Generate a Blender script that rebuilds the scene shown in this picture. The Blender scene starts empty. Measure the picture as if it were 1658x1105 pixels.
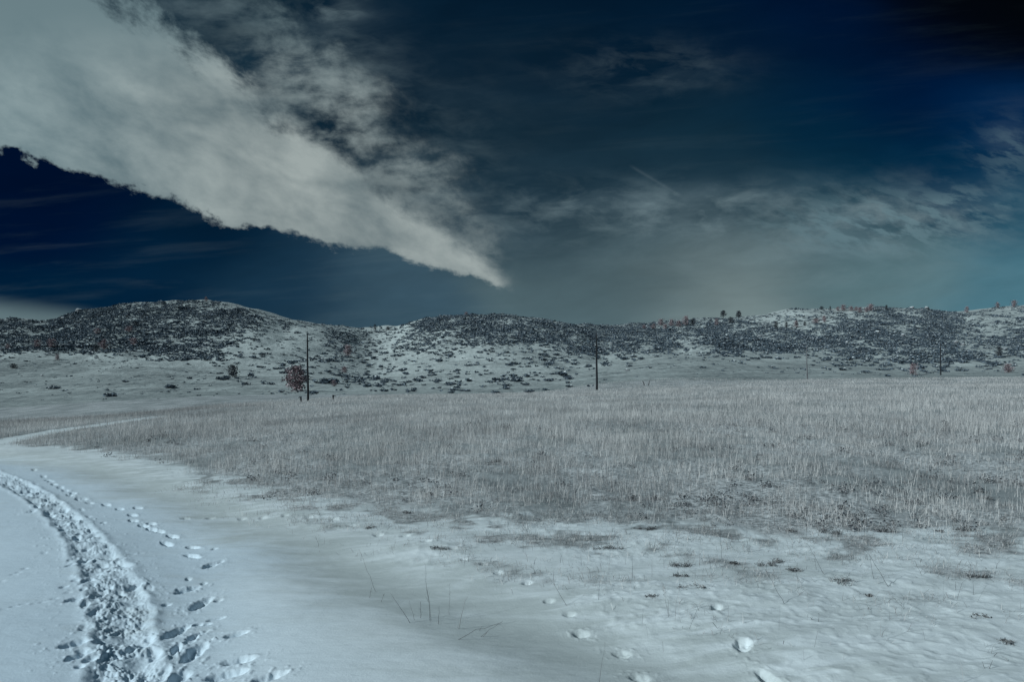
import bpy, math, random
import numpy as np

C = bpy.context.scene
COL = C.collection
random.seed(7)
rng = np.random.default_rng(11)

# ------------------------------------------------------------------ camera
EYE = 1.65
FPX = 1105.0          # focal length in photograph pixels (24 mm on 36 mm)
HX, HY = 829.0, 615.0  # where straight ahead meets the horizon
cd = bpy.data.cameras.new("Camera")
cam = bpy.data.objects.new("Camera", cd)
COL.objects.link(cam)
cam.location = (0, 0, EYE)
cam.rotation_euler = (math.radians(90), 0, 0)
cd.sensor_width = 36.0
cd.lens = 24.0
cd.shift_y = (HY - 552.5) / 1658.0
cd.clip_start = 0.05
cd.clip_end = 20000
C.camera = cam

# ------------------------------------------------------------------ exposure
C.view_settings.view_transform = 'Standard'
C.view_settings.look = 'None'
C.view_settings.exposure = 0.0
C.view_settings.gamma = 1.0
C.cycles.max_bounces = 5
C.cycles.diffuse_bounces = 3
C.cycles.transparent_max_bounces = 4

# ------------------------------------------------------------------ sun
SUN_EL = math.radians(30.0)
SUN_DIR_H = (-0.90, -0.44)          # horizontal direction towards the sun
sl = bpy.data.lights.new("sun", 'SUN')
sl.energy = 3.2
sl.angle = math.radians(0.5)
sl.color = (0.87, 1.0, 1.035)
sun = bpy.data.objects.new("sun", sl)
COL.objects.link(sun)
from mathutils import Vector
sd = Vector((SUN_DIR_H[0] * math.cos(SUN_EL), SUN_DIR_H[1] * math.cos(SUN_EL), math.sin(SUN_EL)))
sun.rotation_euler = (-sd).to_track_quat('-Z', 'Y').to_euler()


def lin(c):
    out = []
    for v in c:
        v = v / 255.0
        out.append(v / 12.92 if v <= 0.04045 else ((v + 0.055) / 1.055) ** 2.4)
    return tuple(out)


# ------------------------------------------------------------------ node helper
class E:
    """tiny expression builder over shader math nodes"""
    def __init__(s, nt, sock):
        s.nt, s.k = nt, sock

    def _m(s, op, *a, clamp=False):
        n = s.nt.nodes.new('ShaderNodeMath')
        n.operation = op
        n.use_clamp = clamp
        for i, v in enumerate((s,) + a):
            if isinstance(v, E):
                s.nt.links.new(v.k, n.inputs[i])
            else:
                n.inputs[i].default_value = v
        return E(s.nt, n.outputs[0])
    def __add__(s, o): return s._m('ADD', o)
    def __sub__(s, o): return s._m('SUBTRACT', o)
    def __mul__(s, o): return s._m('MULTIPLY', o)
    def __truediv__(s, o): return s._m('DIVIDE', o)
    def max(s, o): return s._m('MAXIMUM', o)
    def min(s, o): return s._m('MINIMUM', o)
    def pow(s, o): return s._m('POWER', o)
    def exp(s): return s._m('EXPONENT')
    def rs(s, k): return (s * -1.0) + k          # k - s
    def clamp(s): return s._m('ADD', 0.0, clamp=True)
    def smooth(s, a, b, lo=0.0, hi=1.0):
        n = s.nt.nodes.new('ShaderNodeMapRange')
        n.interpolation_type = 'SMOOTHSTEP'
        s.nt.links.new(s.k, n.inputs[0])
        n.inputs[1].default_value = a; n.inputs[2].default_value = b
        n.inputs[3].default_value = lo; n.inputs[4].default_value = hi
        return E(s.nt, n.outputs[0])


def vec(nt, x, y, z=0.0):
    n = nt.nodes.new('ShaderNodeCombineXYZ')
    for i, v in enumerate((x, y, z)):
        if isinstance(v, E): nt.links.new(v.k, n.inputs[i])
        else: n.inputs[i].default_value = v
    return n.outputs[0]


def noise(nt, v, scale, detail=4, rough=0.5, dist=0.0, color=False, lac=2.0):
    n = nt.nodes.new('ShaderNodeTexNoise')
    nt.links.new(v, n.inputs['Vector'])
    n.inputs['Scale'].default_value = scale
    n.inputs['Detail'].default_value = detail
    n.inputs['Roughness'].default_value = rough
    n.inputs['Distortion'].default_value = dist
    n.inputs['Lacunarity'].default_value = lac
    return n.outputs['Color'] if color else E(nt, n.outputs[0])


def mixc(nt, f, a, b, mode='MIX'):
    n = nt.nodes.new('ShaderNodeMix')
    n.data_type = 'RGBA'
    n.blend_type = mode
    n.clamp_factor = True
    for idx, v in ((0, f), (6, a), (7, b)):
        if isinstance(v, E): nt.links.new(v.k, n.inputs[idx])
        elif isinstance(v, (int, float)): n.inputs[idx].default_value = v
        elif isinstance(v, tuple): n.inputs[idx].default_value = (*v[:3], 1.0)
        else: nt.links.new(v, n.inputs[idx])
    return n.outputs[2]


# ------------------------------------------------------------------ sky (world)
def build_world():
    w = bpy.data.worlds.new("World")
    C.world = w
    w.use_nodes = True
    nt = w.node_tree
    nt.nodes.clear()
    tc = nt.nodes.new('ShaderNodeTexCoord')
    sp = nt.nodes.new('ShaderNodeSeparateXYZ')
    nt.links.new(tc.outputs['Generated'], sp.inputs[0])
    x, y, z = (E(nt, o) for o in sp.outputs)
    yc = y.max(0.10)
    p = x / yc                      # tangent of azimuth / elevation towards north (+Y)
    q = z / yc
    qc = q.max(0.035)
    u = p / qc                      # where the ray meets the flat cloud layer
    v = qc.pow(-1.0)
    # --- clear air, colour varies over the dome (polarised infrared sky)
    wv = vec(nt, p * 1.0, q * 2.6)
    wn = noise(nt, wv, 2.2, 4, 0.55, 0.3)
    wn2 = noise(nt, vec(nt, p * 1.0 + 7.3, q * 3.2), 2.4, 4, 0.55, 0.3)
    pw = p + (wn - 0.5) * 0.22
    qw = q + (wn2 - 0.5) * 0.11
    pts = [  # x px, y px, colour, radius px
        (800, 40, (3, 25, 44), 170), (1050, 60, (2, 25, 46), 170), (1300, 40, (0, 18, 46), 150),
        (1580, 20, (2, 5, 9), 130), (1500, 160, (0, 20, 52), 130), (1640, 200, (0, 38, 76), 90),
        (1330, 190, (0, 33, 58), 130), (1120, 210, (12, 40, 56), 160), (850, 190, (20, 42, 56), 170),
        (1350, 300, (4, 50, 73), 130), (1560, 290, (0, 45, 74), 120), (1100, 330, (30, 55, 69), 150),
        (880, 330, (32, 55, 69), 140), (1640, 340, (24, 78, 100), 90), (1330, 400, (58, 86, 96), 130),
        (1050, 440, (80, 101, 107), 120), (1200, 480, (122, 139, 140), 120), (1420, 460, (96, 125, 131), 120),
        (1600, 460, (72, 114, 129), 100), (1640, 480, (72, 116, 131), 70), (900, 480, (79, 101, 108), 110),
        (640, 490, (56, 82, 97), 100), (450, 470, (22, 50, 70), 100), (250, 440, (3, 33, 57), 110),
        (80, 400, (0, 18, 48), 110), (60, 320, (0, 14, 40), 110), (300, 370, (2, 27, 48), 100),
        (40, 500, (0, 34, 58), 70), (130, 480, (2, 36, 60), 60), (620, 30, (8, 31, 48), 130), (450, 60, (18, 42, 57), 120),
        ]
    sw = None; sc = [None, None, None]
    for X, Y, c, r in pts:
        dx = pw - (X - HX) / FPX
        dy = qw - (HY - Y) / FPX
        d2 = dx * dx + dy * dy * 2.2
        g = (d2 * (-1.0 / (r / FPX) ** 2)).exp() + 1e-7
        sw = g if sw is None else sw + g
        lc = lin(c)
        for i in range(3):
            t = g * lc[i]
            sc[i] = t if sc[i] is None else sc[i] + t
    base = vec(nt, sc[0] / sw, sc[1] / sw, sc[2] / sw)
    glow = (q + p * 0.10 + (wn2 - 0.5) * 0.012).smooth(0.018, 0.052, 1.0, 0.0) * p.smooth(-0.66, -0.58, 1.0, 0.0)
    base = mixc(nt, glow * 0.9, base, lin((98, 119, 124)))
    # --- thin cirrus and small ripples
    wu = vec(nt, u, v)
    warp = noise(nt, wu, 0.9, 3, 0.5, color=True)
    vm = nt.nodes.new('ShaderNodeVectorMath'); vm.operation = 'MULTIPLY_ADD'
    nt.links.new(warp, vm.inputs[0]); vm.inputs[1].default_value = (0.5, 0.5, 0); nt.links.new(wu, vm.inputs[2])
    spw = nt.nodes.new('ShaderNodeSeparateXYZ'); nt.links.new(vm.outputs[0], spw.inputs[0])
    uw, vw = E(nt, spw.outputs[0]), E(nt, spw.outputs[1])
    pv = vec(nt, p * 1.0 + (wn - 0.5) * 0.10 + q * 0.5, q * 3.4 - p * 0.55 + (wn2 - 0.5) * 0.25)
    ci = noise(nt, pv, 4.0, 9, 0.60, 0.25)
    pv2 = vec(nt, p * 1.3 + 3.0 - q * 0.3, q * 3.2 + p * 0.35 + (wn - 0.5) * 0.2)
    ci2 = noise(nt, pv2, 9.0, 8, 0.6, 0.3)
    # where the cirrus lives
    def blob(X, Y, rx, ry, s=1.0):
        dx = (p - (X - HX) / FPX) * (FPX / rx)
        dy = (q - (HY - Y) / FPX) * (FPX / ry)
        return ((dx * dx + dy * dy) * -1.0).exp() * s
    area = blob(1150, 345, 250, 42, 0.85) + blob(880, 345, 120, 45, 0.4) + blob(1040, 110, 130, 40, 0.32) \
        + blob(1480, 350, 150, 50, 0.9) + blob(1640, 250, 50, 70, 0.2) + blob(700, 270, 110, 110, 0.3) + blob(560, 130, 90, 80, 0.4) \
        + blob(350, 10, 130, 40, 0.5) + blob(540, 15, 40, 25, 0.8) + blob(1300, 420, 250, 50, 0.4)
    wis = (ci - 0.42).max(0.0) * 2.2 + (ci2 - 0.46).max(0.0) * 3.2
    cir = (area * wis).clamp() * 0.75
    base = mixc(nt, cir, base, lin((116, 136, 142)))
    # faint general mottling of the veil
    base = mixc(nt, ((ci - 0.5) * 1.6 + 0.5).clamp(), mixc(nt, 1.0, base, (0.80, 0.80, 0.80), 'MULTIPLY'), mixc(nt, 1.0, base, (1.2, 1.2, 1.2), 'MULTIPLY'))
    st = noise(nt, vec(nt, p * 1.1 + wn * .1, q * 11.0 - p * 0.9), 3.2, 7, 0.6, 0.2)
    base = mixc(nt, (st.smooth(0.48, 0.72) * q.smooth(0.05, 0.45, 1.0, 0.25)) * 0.075, base, lin((110, 130, 136)))
    # ripple patch upper right of the horizon
    rp = noise(nt, vec(nt, p * 1.0 + q * 0.6, q * 2.3 + p * 0.45), 24.0, 7, 0.60, 0.15)
    rip = (blob(1430, 365, 150, 42, 1.3) + blob(1640, 250, 60, 45, 0.45) + blob(1560, 330, 70, 25, 0.6)) * rp.smooth(0.44, 0.60)
    base = mixc(nt, rip.clamp() * 0.65, base, lin((100, 128, 137)))
    # old contrail
    lt = (p - (1015 - HX) / FPX) * 0.857 + (q - (HY - 265) / FPX) * -0.515
    ld = (p - (1015 - HX) / FPX) * 0.515 + (q - (HY - 265) / FPX) * 0.857
    con = (ld * ld * (-1.0 / 0.0022 ** 2)).exp() * lt.smooth(0.0, 0.02) * lt.smooth(0.075, 0.11, 1.0, 0.0)
    base = mixc(nt, con * 0.10, base, lin((120, 138, 146)))
    # --- the long wedge of cloud
    b1 = noise(nt, vec(nt, uw, vw * 0.45), 3.2, 9, 0.58, 0.2)
    b2 = noise(nt, vec(nt, uw + 3.1, vw * 0.5), 2.0, 9, 0.64, 0.4)
    b3 = noise(nt, vec(nt, p * 1.5 + 9.0 + q * 0.6, q * 3.0 - p * 0.3), 7.0, 9, 0.62, 0.25)
    ev = vec(nt, p * 1.1 + (wn - .5) * .08, q * 1.5 + p * 0.25)
    e1 = noise(nt, ev, 9.0, 9, 0.62, 0.15)
    e3 = noise(nt, vec(nt, p * 1.0 + q * 0.3, q * 1.3), 30.0, 6, 0.6)
    e2 = noise(nt, vec(nt, p * 1.1 + 5.0, q * 1.5 + p * 0.55 + 2.0), 7.0, 10, 0.66, 0.15)
    hs = q * 3.0 + 0.12
    dlow = q - (p * -0.2736 + 0.1285) + ((p + 0.43) * (p + 0.43) * (-1.0 / 0.15 ** 2)).exp() * 0.016 + (b1 - 0.5) * hs * 0.03 + (e1 - 0.5) * (q * 0.20 + 0.03) + (e3 - 0.5) * (q * 0.10 + 0.012)
    dup = (p * -0.735 + 0.152) - q + (b2 - 0.5) * hs * 0.07 + (e2 - 0.5) * (q * 0.34 + 0.04)
    band = dlow.smooth(0.0, 0.012) * dup.smooth(-0.012, 0.040)
    tail = p.smooth(-0.03, 0.006, 1.0, 0.0)
    band = band * tail
    dv = (p * -1.05 + 0.218) - q + (e2 - 0.5) * (q * 0.5 + 0.03)
    holes = (b3 * 0.6 + e1 * 0.2 + e3 * 0.2).smooth(0.38, 0.62)
    b4 = dlow.smooth(0.0, 0.03) * dv.smooth(-0.03, 0.06) * holes * dup.smooth(-0.30, -0.02, 0.45, 1.0)
    b4 = b4 * (dup.smooth(-0.075, -0.02) * p.smooth(-0.28, -0.14) * 0.4).rs(1.0)
    b4 = b4 * p.smooth(-0.03, 0.02, 1.0, 0.0) * p.smooth(-0.46, -0.28, 0.10, 0.95)
    lump = noise(nt, vec(nt, p * 1.5 + 4.0, q * 2.6 + p * 0.8), 5.0, 8, 0.55, 0.2)
    sh = ((lump - 0.5) * 2.6 + 0.52 + (e2 - 0.5) * 1.1 + (e3 - 0.5) * 0.5).clamp()
    dark = mixc(nt, p.smooth(-0.8, -0.3), lin((94, 118, 126)), lin((106, 121, 125)))
    lite = mixc(nt, p.smooth(-0.8, -0.3), lin((134, 154, 158)), lin((156, 167, 166)))
    ccol = mixc(nt, sh, dark, lite)
    ccol = mixc(nt, q.smooth(0.40, 0.56), ccol, lin((106, 128, 134)))
    out = mixc(nt, b4.clamp(), base, mixc(nt, 0.3, ccol, lin((110, 128, 132))))
    out = mixc(nt, band, out, ccol)
    bg = nt.nodes.new('ShaderNodeBackground')
    nt.links.new(out, bg.inputs[0])
    bg.inputs[1].default_value = 1.0
    o = nt.nodes.new('ShaderNodeOutputWorld')
    nt.links.new(bg.outputs[0], o.inputs[0])
    w.cycles.sampling_method = 'MANUAL'
    w.cycles.sample_map_resolution = 512


build_world()

# ------------------------------------------------------------------ numpy noise
_perm = rng.permutation(512)
_ga = rng.uniform(0, 2 * np.pi, 512)
_gx, _gy = np.cos(_ga), np.sin(_ga)


def perlin(x, y, seed=0):
    x = np.asarray(x, float) + seed * 37.13; y = np.asarray(y, float) - seed * 19.71
    xi = np.floor(x).astype(np.int64); yi = np.floor(y).astype(np.int64)
    xf = x - xi; yf = y - yi
    u = xf * xf * xf * (xf * (xf * 6 - 15) + 10); v = yf * yf * yf * (yf * (yf * 6 - 15) + 10)
    def g(ix, iy, dx, dy):
        h = _perm[(_perm[ix & 511] + iy) & 511]
        return _gx[h] * dx + _gy[h] * dy
    a = g(xi, yi, xf, yf); b = g(xi + 1, yi, xf - 1, yf)
    c = g(xi, yi + 1, xf, yf - 1); d = g(xi + 1, yi + 1, xf - 1, yf - 1)
    return (a + u * (b - a)) * (1 - v) + (c + u * (d - c)) * v


def fbm(x, y, o=4, seed=0, gain=0.5):
    r = 0; a = 1.0
    for i in range(o):
        r = r + a * perlin(x * 2 ** i, y * 2 ** i, seed + i * 3)
        a *= gain
    return r


def sstep(a, b, x):
    t = np.clip((x - a) / (b - a), 0, 1)
    return t * t * (3 - 2 * t)


# ------------------------------------------------------------------ terrain
SIL = [(-900, 530), (-200, 524), (0, 517), (40, 515), (80, 518), (110, 510), (150, 500), (200, 493), (280, 487), (340, 487), (380, 495), (420, 500),
       (460, 512), (500, 520), (540, 526), (570, 529), (600, 531.5), (640, 530), (680, 519), (720, 510), (760, 508), (830, 507),
       (870, 514), (910, 522), (940, 527), (980, 526), (1040, 523), (1090, 519), (1150, 516), (1200, 513), (1250, 507), (1290, 502),
       (1330, 500), (1400, 499), (1450, 499), (1490, 497), (1510, 500), (1530, 505), (1560, 504), (1580, 501), (1620, 497), (1658, 494), (1900, 485), (2600, 500)]
PROF = {  # column px -> [(distance, image height)], last is the ridge distance
    -900: [(31, 700), (75, 696), (150, 650), 430],
    0: [(31, 692), (75, 689), (150, 645), (215, 600), 430],
    200: [(38, 677), (75, 673), (150, 640), (215, 597), 450],
    330: [(50, 664), (80, 660), (150, 638), (215, 605), 450],
    400: [(60, 657), (85, 655), (150, 637), (200, 615), 430],
    500: [(85, 650), (110, 648), (160, 634), (200, 615), 430],
    570: [(85, 644.5), (120, 643), (170, 634), (220, 613), 480],
    615: [(85, 643), (130, 641), (190, 628), (230, 612), 540],
    670: [(88, 642), (135, 640), (180, 628), 450],
    800: [(92, 641), (145, 638), (180, 622), 400],
    900: [(100, 637), (150, 634), (190, 615), 400],
    960: [(108, 632), (150, 620), (200, 603), (230, 597), 480],
    1050: [(115, 627), (165, 608), (220, 585), (250, 581), 510],
    1130: [(122, 624), (170, 602), (220, 577), (250, 573), 510],
    1300: [(148, 614.5), (200, 596), (240, 580), 520],
    1450: [(170, 609), (210, 597), (250, 583), 520],
    1658: [(198, 605), (225, 597), (260, 582), 500],
    2600: [(198, 600), (225, 592), (260, 575), 500],
}
PXG = np.arange(-900, 2601, 10.0)
LYG = np.arange(math.log(1.5), math.log(2600), 0.012)
YG = np.exp(LYG)


def gsm(a, sig, axis):
    k = np.arange(-int(3 * sig) - 1, int(3 * sig) + 2)
    w = np.exp(-0.5 * (k / sig) ** 2); w /= w.sum()
    return np.apply_along_axis(lambda m: np.convolve(np.pad(m, len(k) // 2, mode='edge'), w, 'valid'), axis, a)


def build_field():
    cols = sorted(PROF)
    sil = np.interp(PXG, [s[0] for s in SIL], [s[1] for s in SIL])
    H = np.zeros((len(cols), len(YG)))
    for i, c in enumerate(cols):
        s = (c - HX) / FPX
        pr = PROF[c]
        yr = np.interp(c, PXG, sil)
        Yr = pr[-1]
        Yc = [1.5, 18.0] + [a for a, b in pr[:-1]]
        hs = [0.02 * s, 0.02 * s] + [EYE / a - (b - HY) / FPX for a, b in pr[:-1]]
        Yb, yb = pr[-2]
        for t in (0.2, 0.4, 0.6, 0.8, 0.93, 1.0):
            Y = Yb + (Yr - Yb) * t
            g = 0.62 * t + 0.38 * math.sin(t * math.pi / 2)
            Yc.append(Y); hs.append(EYE / Y - (yb + (yr - yb) * g - HY) / FPX)
        hr = hs[-1] * Yr
        for m in (1.12, 1.5, 2.2, 4.0, 6):
            Yc.append(Yr * m); hs.append(max(hr - (m - 1) * Yr * 0.22, -20) / (Yr * m))
        H[i] = np.interp(LYG, np.log(Yc), hs)
    H = gsm(H, 3.5, 1)
    F = np.stack([np.interp(PXG, cols, H[:, j]) for j in range(len(YG))], 1)
    F = gsm(F, 2.2, 0)
    # bring the skyline to the photographed one
    far = YG > 250
    top = (F[:, far] - EYE / YG[far]).max(1)
    want = (HY - sil) / FPX
    base = 0.0
    k = (want - base) / (top - base)
    k = np.convolve(np.pad(k, 2, mode='edge'), np.ones(5) / 5, 'valid') * 0.5 + k * 0.5
    wgt = sstep(200, 340, YG)
    F = F * (1 + (k[:, None] - 1) * wgt[None, :])
    return F


FLD = build_field()


def zbase(x, y):
    x = np.asarray(x, float); y = np.asarray(y, float)
    r = np.hypot(x, y)
    az = np.arctan2(x, y)
    azc = np.clip(az, -1.0, 1.0)
    px = HX + FPX * np.tan(azc)
    Y = np.maximum(r * np.cos(azc), 1.5)
    fi = np.clip((px - PXG[0]) / 10.0, 0, len(PXG) - 1.001)
    fj = np.clip((np.log(Y) - LYG[0]) / 0.012, 0, len(LYG) - 1.001)
    i = fi.astype(int); j = fj.astype(int); a = fi - i; b = fj - j
    h = (FLD[i, j] * (1 - a) + FLD[i + 1, j] * a) * (1 - b) + (FLD[i, j + 1] * (1 - a) + FLD[i + 1, j + 1] * a) * b
    back = sstep(1.1, 2.2, np.abs(az))
    z = h * r * np.cos(azc) * (1 - back)
    # undulations
    f = sstep(150, 330, r)
    z = z + f * (fbm(x / 46, y / 46, 3, 5) * 1.6 + fbm(x / 11, y / 11, 2, 9) * 0.5 + (np.abs(perlin(x / 30, y / 120, 6)) - .25) * 4.0)
    f2 = sstep(14, 60, r) * (1 - sstep(170, 260, r))
    z = z + f2 * fbm(x / 17, y / 17, 3, 15) * 0.14
    return z


def colpx(x, y):
    return HX + FPX * x / np.maximum(y, 0.01)


def flatpy(x, y):
    """image height of the ground point (used to lay out areas of the meadow)"""
    return HY - FPX * (zbase(x, y) - EYE) / np.maximum(y, 0.01)


_YS = np.concatenate([np.linspace(2.2, 40, 1500), np.exp(np.linspace(math.log(40), math.log(900), 2500))])


def ground_at(px, py):
    """first ground point seen in the direction of a photograph pixel"""
    s = (px - HX) / FPX
    z = zbase(s * _YS, _YS)
    yy = HY - FPX * (z - EYE) / _YS
    k = np.nonzero(yy <= py)[0]
    if len(k) == 0:
        k = int(np.argmin(yy))
    else:
        k = int(k[0])
    Y = float(_YS[k])
    return s * Y, Y


def gz(x, y):
    return float(height(np.array([x]), np.array([y]))[0])


# ---- polylines on the snow (given where the photograph shows them, laid on the plane)
def line_pts(pl):
    return np.array([ground_at(a, b) for a, b in pl])


def seg_dist(x, y, P):
    """distance to polyline, signed side, running parameter"""
    best = np.full(x.shape, 1e9); side = np.zeros(x.shape); par = np.zeros(x.shape)
    acc = 0.0
    for (ax, ay), (bx, by) in zip(P[:-1], P[1:]):
        dx, dy = bx - ax, by - ay
        L2 = dx * dx + dy * dy
        t = np.clip(((x - ax) * dx + (y - ay) * dy) / L2, 0, 1)
        ex, ey = x - ax - t * dx, y - ay - t * dy
        d = np.hypot(ex, ey)
        m = d < best
        best = np.where(m, d, best)
        side = np.where(m, np.sign(dx * ey - dy * ex), side)
        par = np.where(m, acc + t * math.sqrt(L2), par)
        acc += math.sqrt(L2)
    return best, side, par


TRACK = line_pts([(206, 1180), (206, 1104), (203, 1050), (198, 1000), (187, 950), (160, 905), (128, 862), (98, 830), (58, 802), (22, 782), (-40, 757), (-140, 735)])
RUT_A = line_pts([(300, 1104), (300, 1040), (312, 960), (320, 905), (255, 860), (190, 822), (120, 797), (70, 770), (30, 757), (-60, 742)])
RUT_B = line_pts([(1250, 1150), (1020, 1050), (800, 985), (640, 935), (480, 875), (330, 820), (220, 782), (140, 757), (40, 744), (-60, 734)])
PATH_EDGE = [(1400, 1180), (1180, 1080), (960, 1005), (760, 935), (600, 885), (450, 838), (320, 800), (230, 772), (160, 750), (90, 740), (0, 731), (-200, 727)]
FAR_PATH = line_pts([(-60, 731), (0, 717), (40, 708), (100, 697), (160, 689), (215, 681), (260, 675)])


def path_mask(x, y):
    px = colpx(x, y); py = flatpy(x, y)
    e = np.array(PATH_EDGE)[::-1]
    lim = np.interp(px, e[:, 0], e[:, 1])
    return np.where((y > 1.0) & (y < 40), sstep(-1, 1, (py - lim) / np.maximum((lim - 615) * .13, 4)), (y <= 1.0) * 1.0)


GLX = [-200, 0, 60, 150, 260, 330, 420, 560, 700, 850, 1000, 1100, 1250, 1400, 1500, 1658, 1900]
GLY = [716, 722, 722, 733, 750, 768, 793, 818, 835, 846, 850, 858, 868, 868, 866, 866, 860]


def grass_mask(x, y):
    """0 bare snow .. 1 closed meadow"""
    px = colpx(x, y); py = flatpy(x, y)
    px = px + 26 * perlin(x * 0.9, y * 0.9, 40)
    py = py + 13 * perlin(x * 0.7, y * 0.7, 41) + 12 * perlin(x * 1.9, y * 1.9, 42) + 8 * perlin(x * 4.3, y * 4.3, 43)
    lim = np.interp(px, GLX, GLY)
    soft = np.interp(px, [0, 300, 700, 1100, 1250, 1400, 1658], [8, 36, 58, 46, 44, 58, 68])
    m = 1 - sstep(-soft, soft * 0.7, py - lim)
    d, s_, t = seg_dist(x, y, FAR_PATH)
    m = m * sstep(0.15, 0.85, d)
    return np.where(y > 2.5, m, 0.0)


# ---- footprints: px, py, length, width, heading (deg, 90 = away), depth
PR = []
def pr(px, py, L, W, a, d): PR.append((px, py, L, W, a, d))
for a in [(304, 946, .30, .12, 65), (326, 967, .36, .14, 88), (286, 1013, .34, .13, 88), (315, 1046, .34, .14, 88), (283, 1090, .34, .14, 88),
          (383, 1022, .20, .11, 30), (386, 1061, .24, .12, 10), (366, 1083, .28, .15, 20), (341, 910, .24, .12, 70), (436, 1094, .24, .14, 30),
          (311, 895, .34, .10, 140), (270, 873, .30, .10, 140), (312, 878, .26, .09, 150), (279, 862, .30, .10, 140), (123, 973, .20, .13, 60), (121, 1044, .24, .15, 50),
          (128, 1062, .2, .1, 60), (1203, 1042, .20, .13, 70), (1247, 1088, .30, .10, 105), (1160, 985, .15, .10, 60)]:
    pr(*a, 0.050 if a[2] > .25 else 0.045)
for X, Y in [(194, 819), (214, 830), (216, 838), (245, 843), (245, 852), (172, 813), (145, 810), (128, 804), (113, 799), (106, 791), (88, 782), (77, 775), (70, 769), (55, 758), (223, 817), (232, 847), (258, 855), (136, 803), (98, 787), (82, 777), (118, 796)]:
    pr(X, Y, .26, .11, 140, 0.04)
for X, Y in [(354, 963), (343, 992), (356, 991), (320, 1001), (333, 1001), (347, 883), (135, 956), (270, 971), (123, 942), (104, 953), (305, 930), (330, 935), (358, 905)]:
    pr(X, Y, .10, .07, rng.uniform(0, 120), 0.030)
for X, Y in [(95, 880), (82, 887), (62, 907), (50, 914), (40, 921), (22, 931), (5, 944), (88, 971), (70, 978), (55, 981), (40, 982), (24, 986), (7, 989), (110, 962), (15, 846), (27, 832), (28, 844), (227, 890), (215, 893), (240, 887), (72, 897), (30, 928)]:
    pr(X, Y, .09, .035, 30, 0.018)
for X, Y, w in [(300, 831, 1), (340, 830, 1), (392, 832, 1), (425, 833, 1), (462, 832, 1), (500, 836, 1), (540, 841, 1), (570, 851, 1), (612, 864, 1), (656, 867, 1), (690, 878, 1), (733, 890, 1), (752, 907, .8), (783, 914, .9), (806, 926, 1.1), (853, 939, 1.1), (889, 966, 1), (922, 985, 1), (941, 1009, 1.3), (1007, 1037, 1.4), (1037, 1079, 1.4)]:
    w = w * (1.35 if X < 700 else 1.0)
    pr(X, Y, .118 * w, .092 * w, -25 + rng.uniform(-20, 20), 0.031)
for i in range(7):      # irregular extra prints and scuffs on both sides of the trodden line
    if i % 3: X, Y = rng.uniform(262, 400), rng.uniform(870, 1100)
    else: X, Y = rng.uniform(80, 150), rng.uniform(930, 1100)
    big = rng.uniform() < .3
    pr(X, Y, rng.uniform(.18, .30) if big else rng.uniform(.06, .13), rng.uniform(.05, .12), rng.uniform(0, 180), rng.uniform(.015, .04))
PRW = []
for (px, py, L, W, a, d) in PR:
    X, Y = ground_at(px, py)
    PRW.append((X, Y, L, W, math.radians(a), d))
# random boot holes inside the trodden track
_tl = np.cumsum(np.r_[0, np.hypot(*np.diff(TRACK, axis=0).T)])
for i in range(150):
    t = rng.uniform(0.3, _tl[-1])
    X = np.interp(t, _tl, TRACK[:, 0]); Y = np.interp(t, _tl, TRACK[:, 1])
    PRW.append((X + rng.normal(0, .13), Y + rng.normal(0, .1), rng.uniform(.14, .28), rng.uniform(.07, .11), rng.uniform(1.2, 2.4), rng.uniform(.012, .030)))


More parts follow.
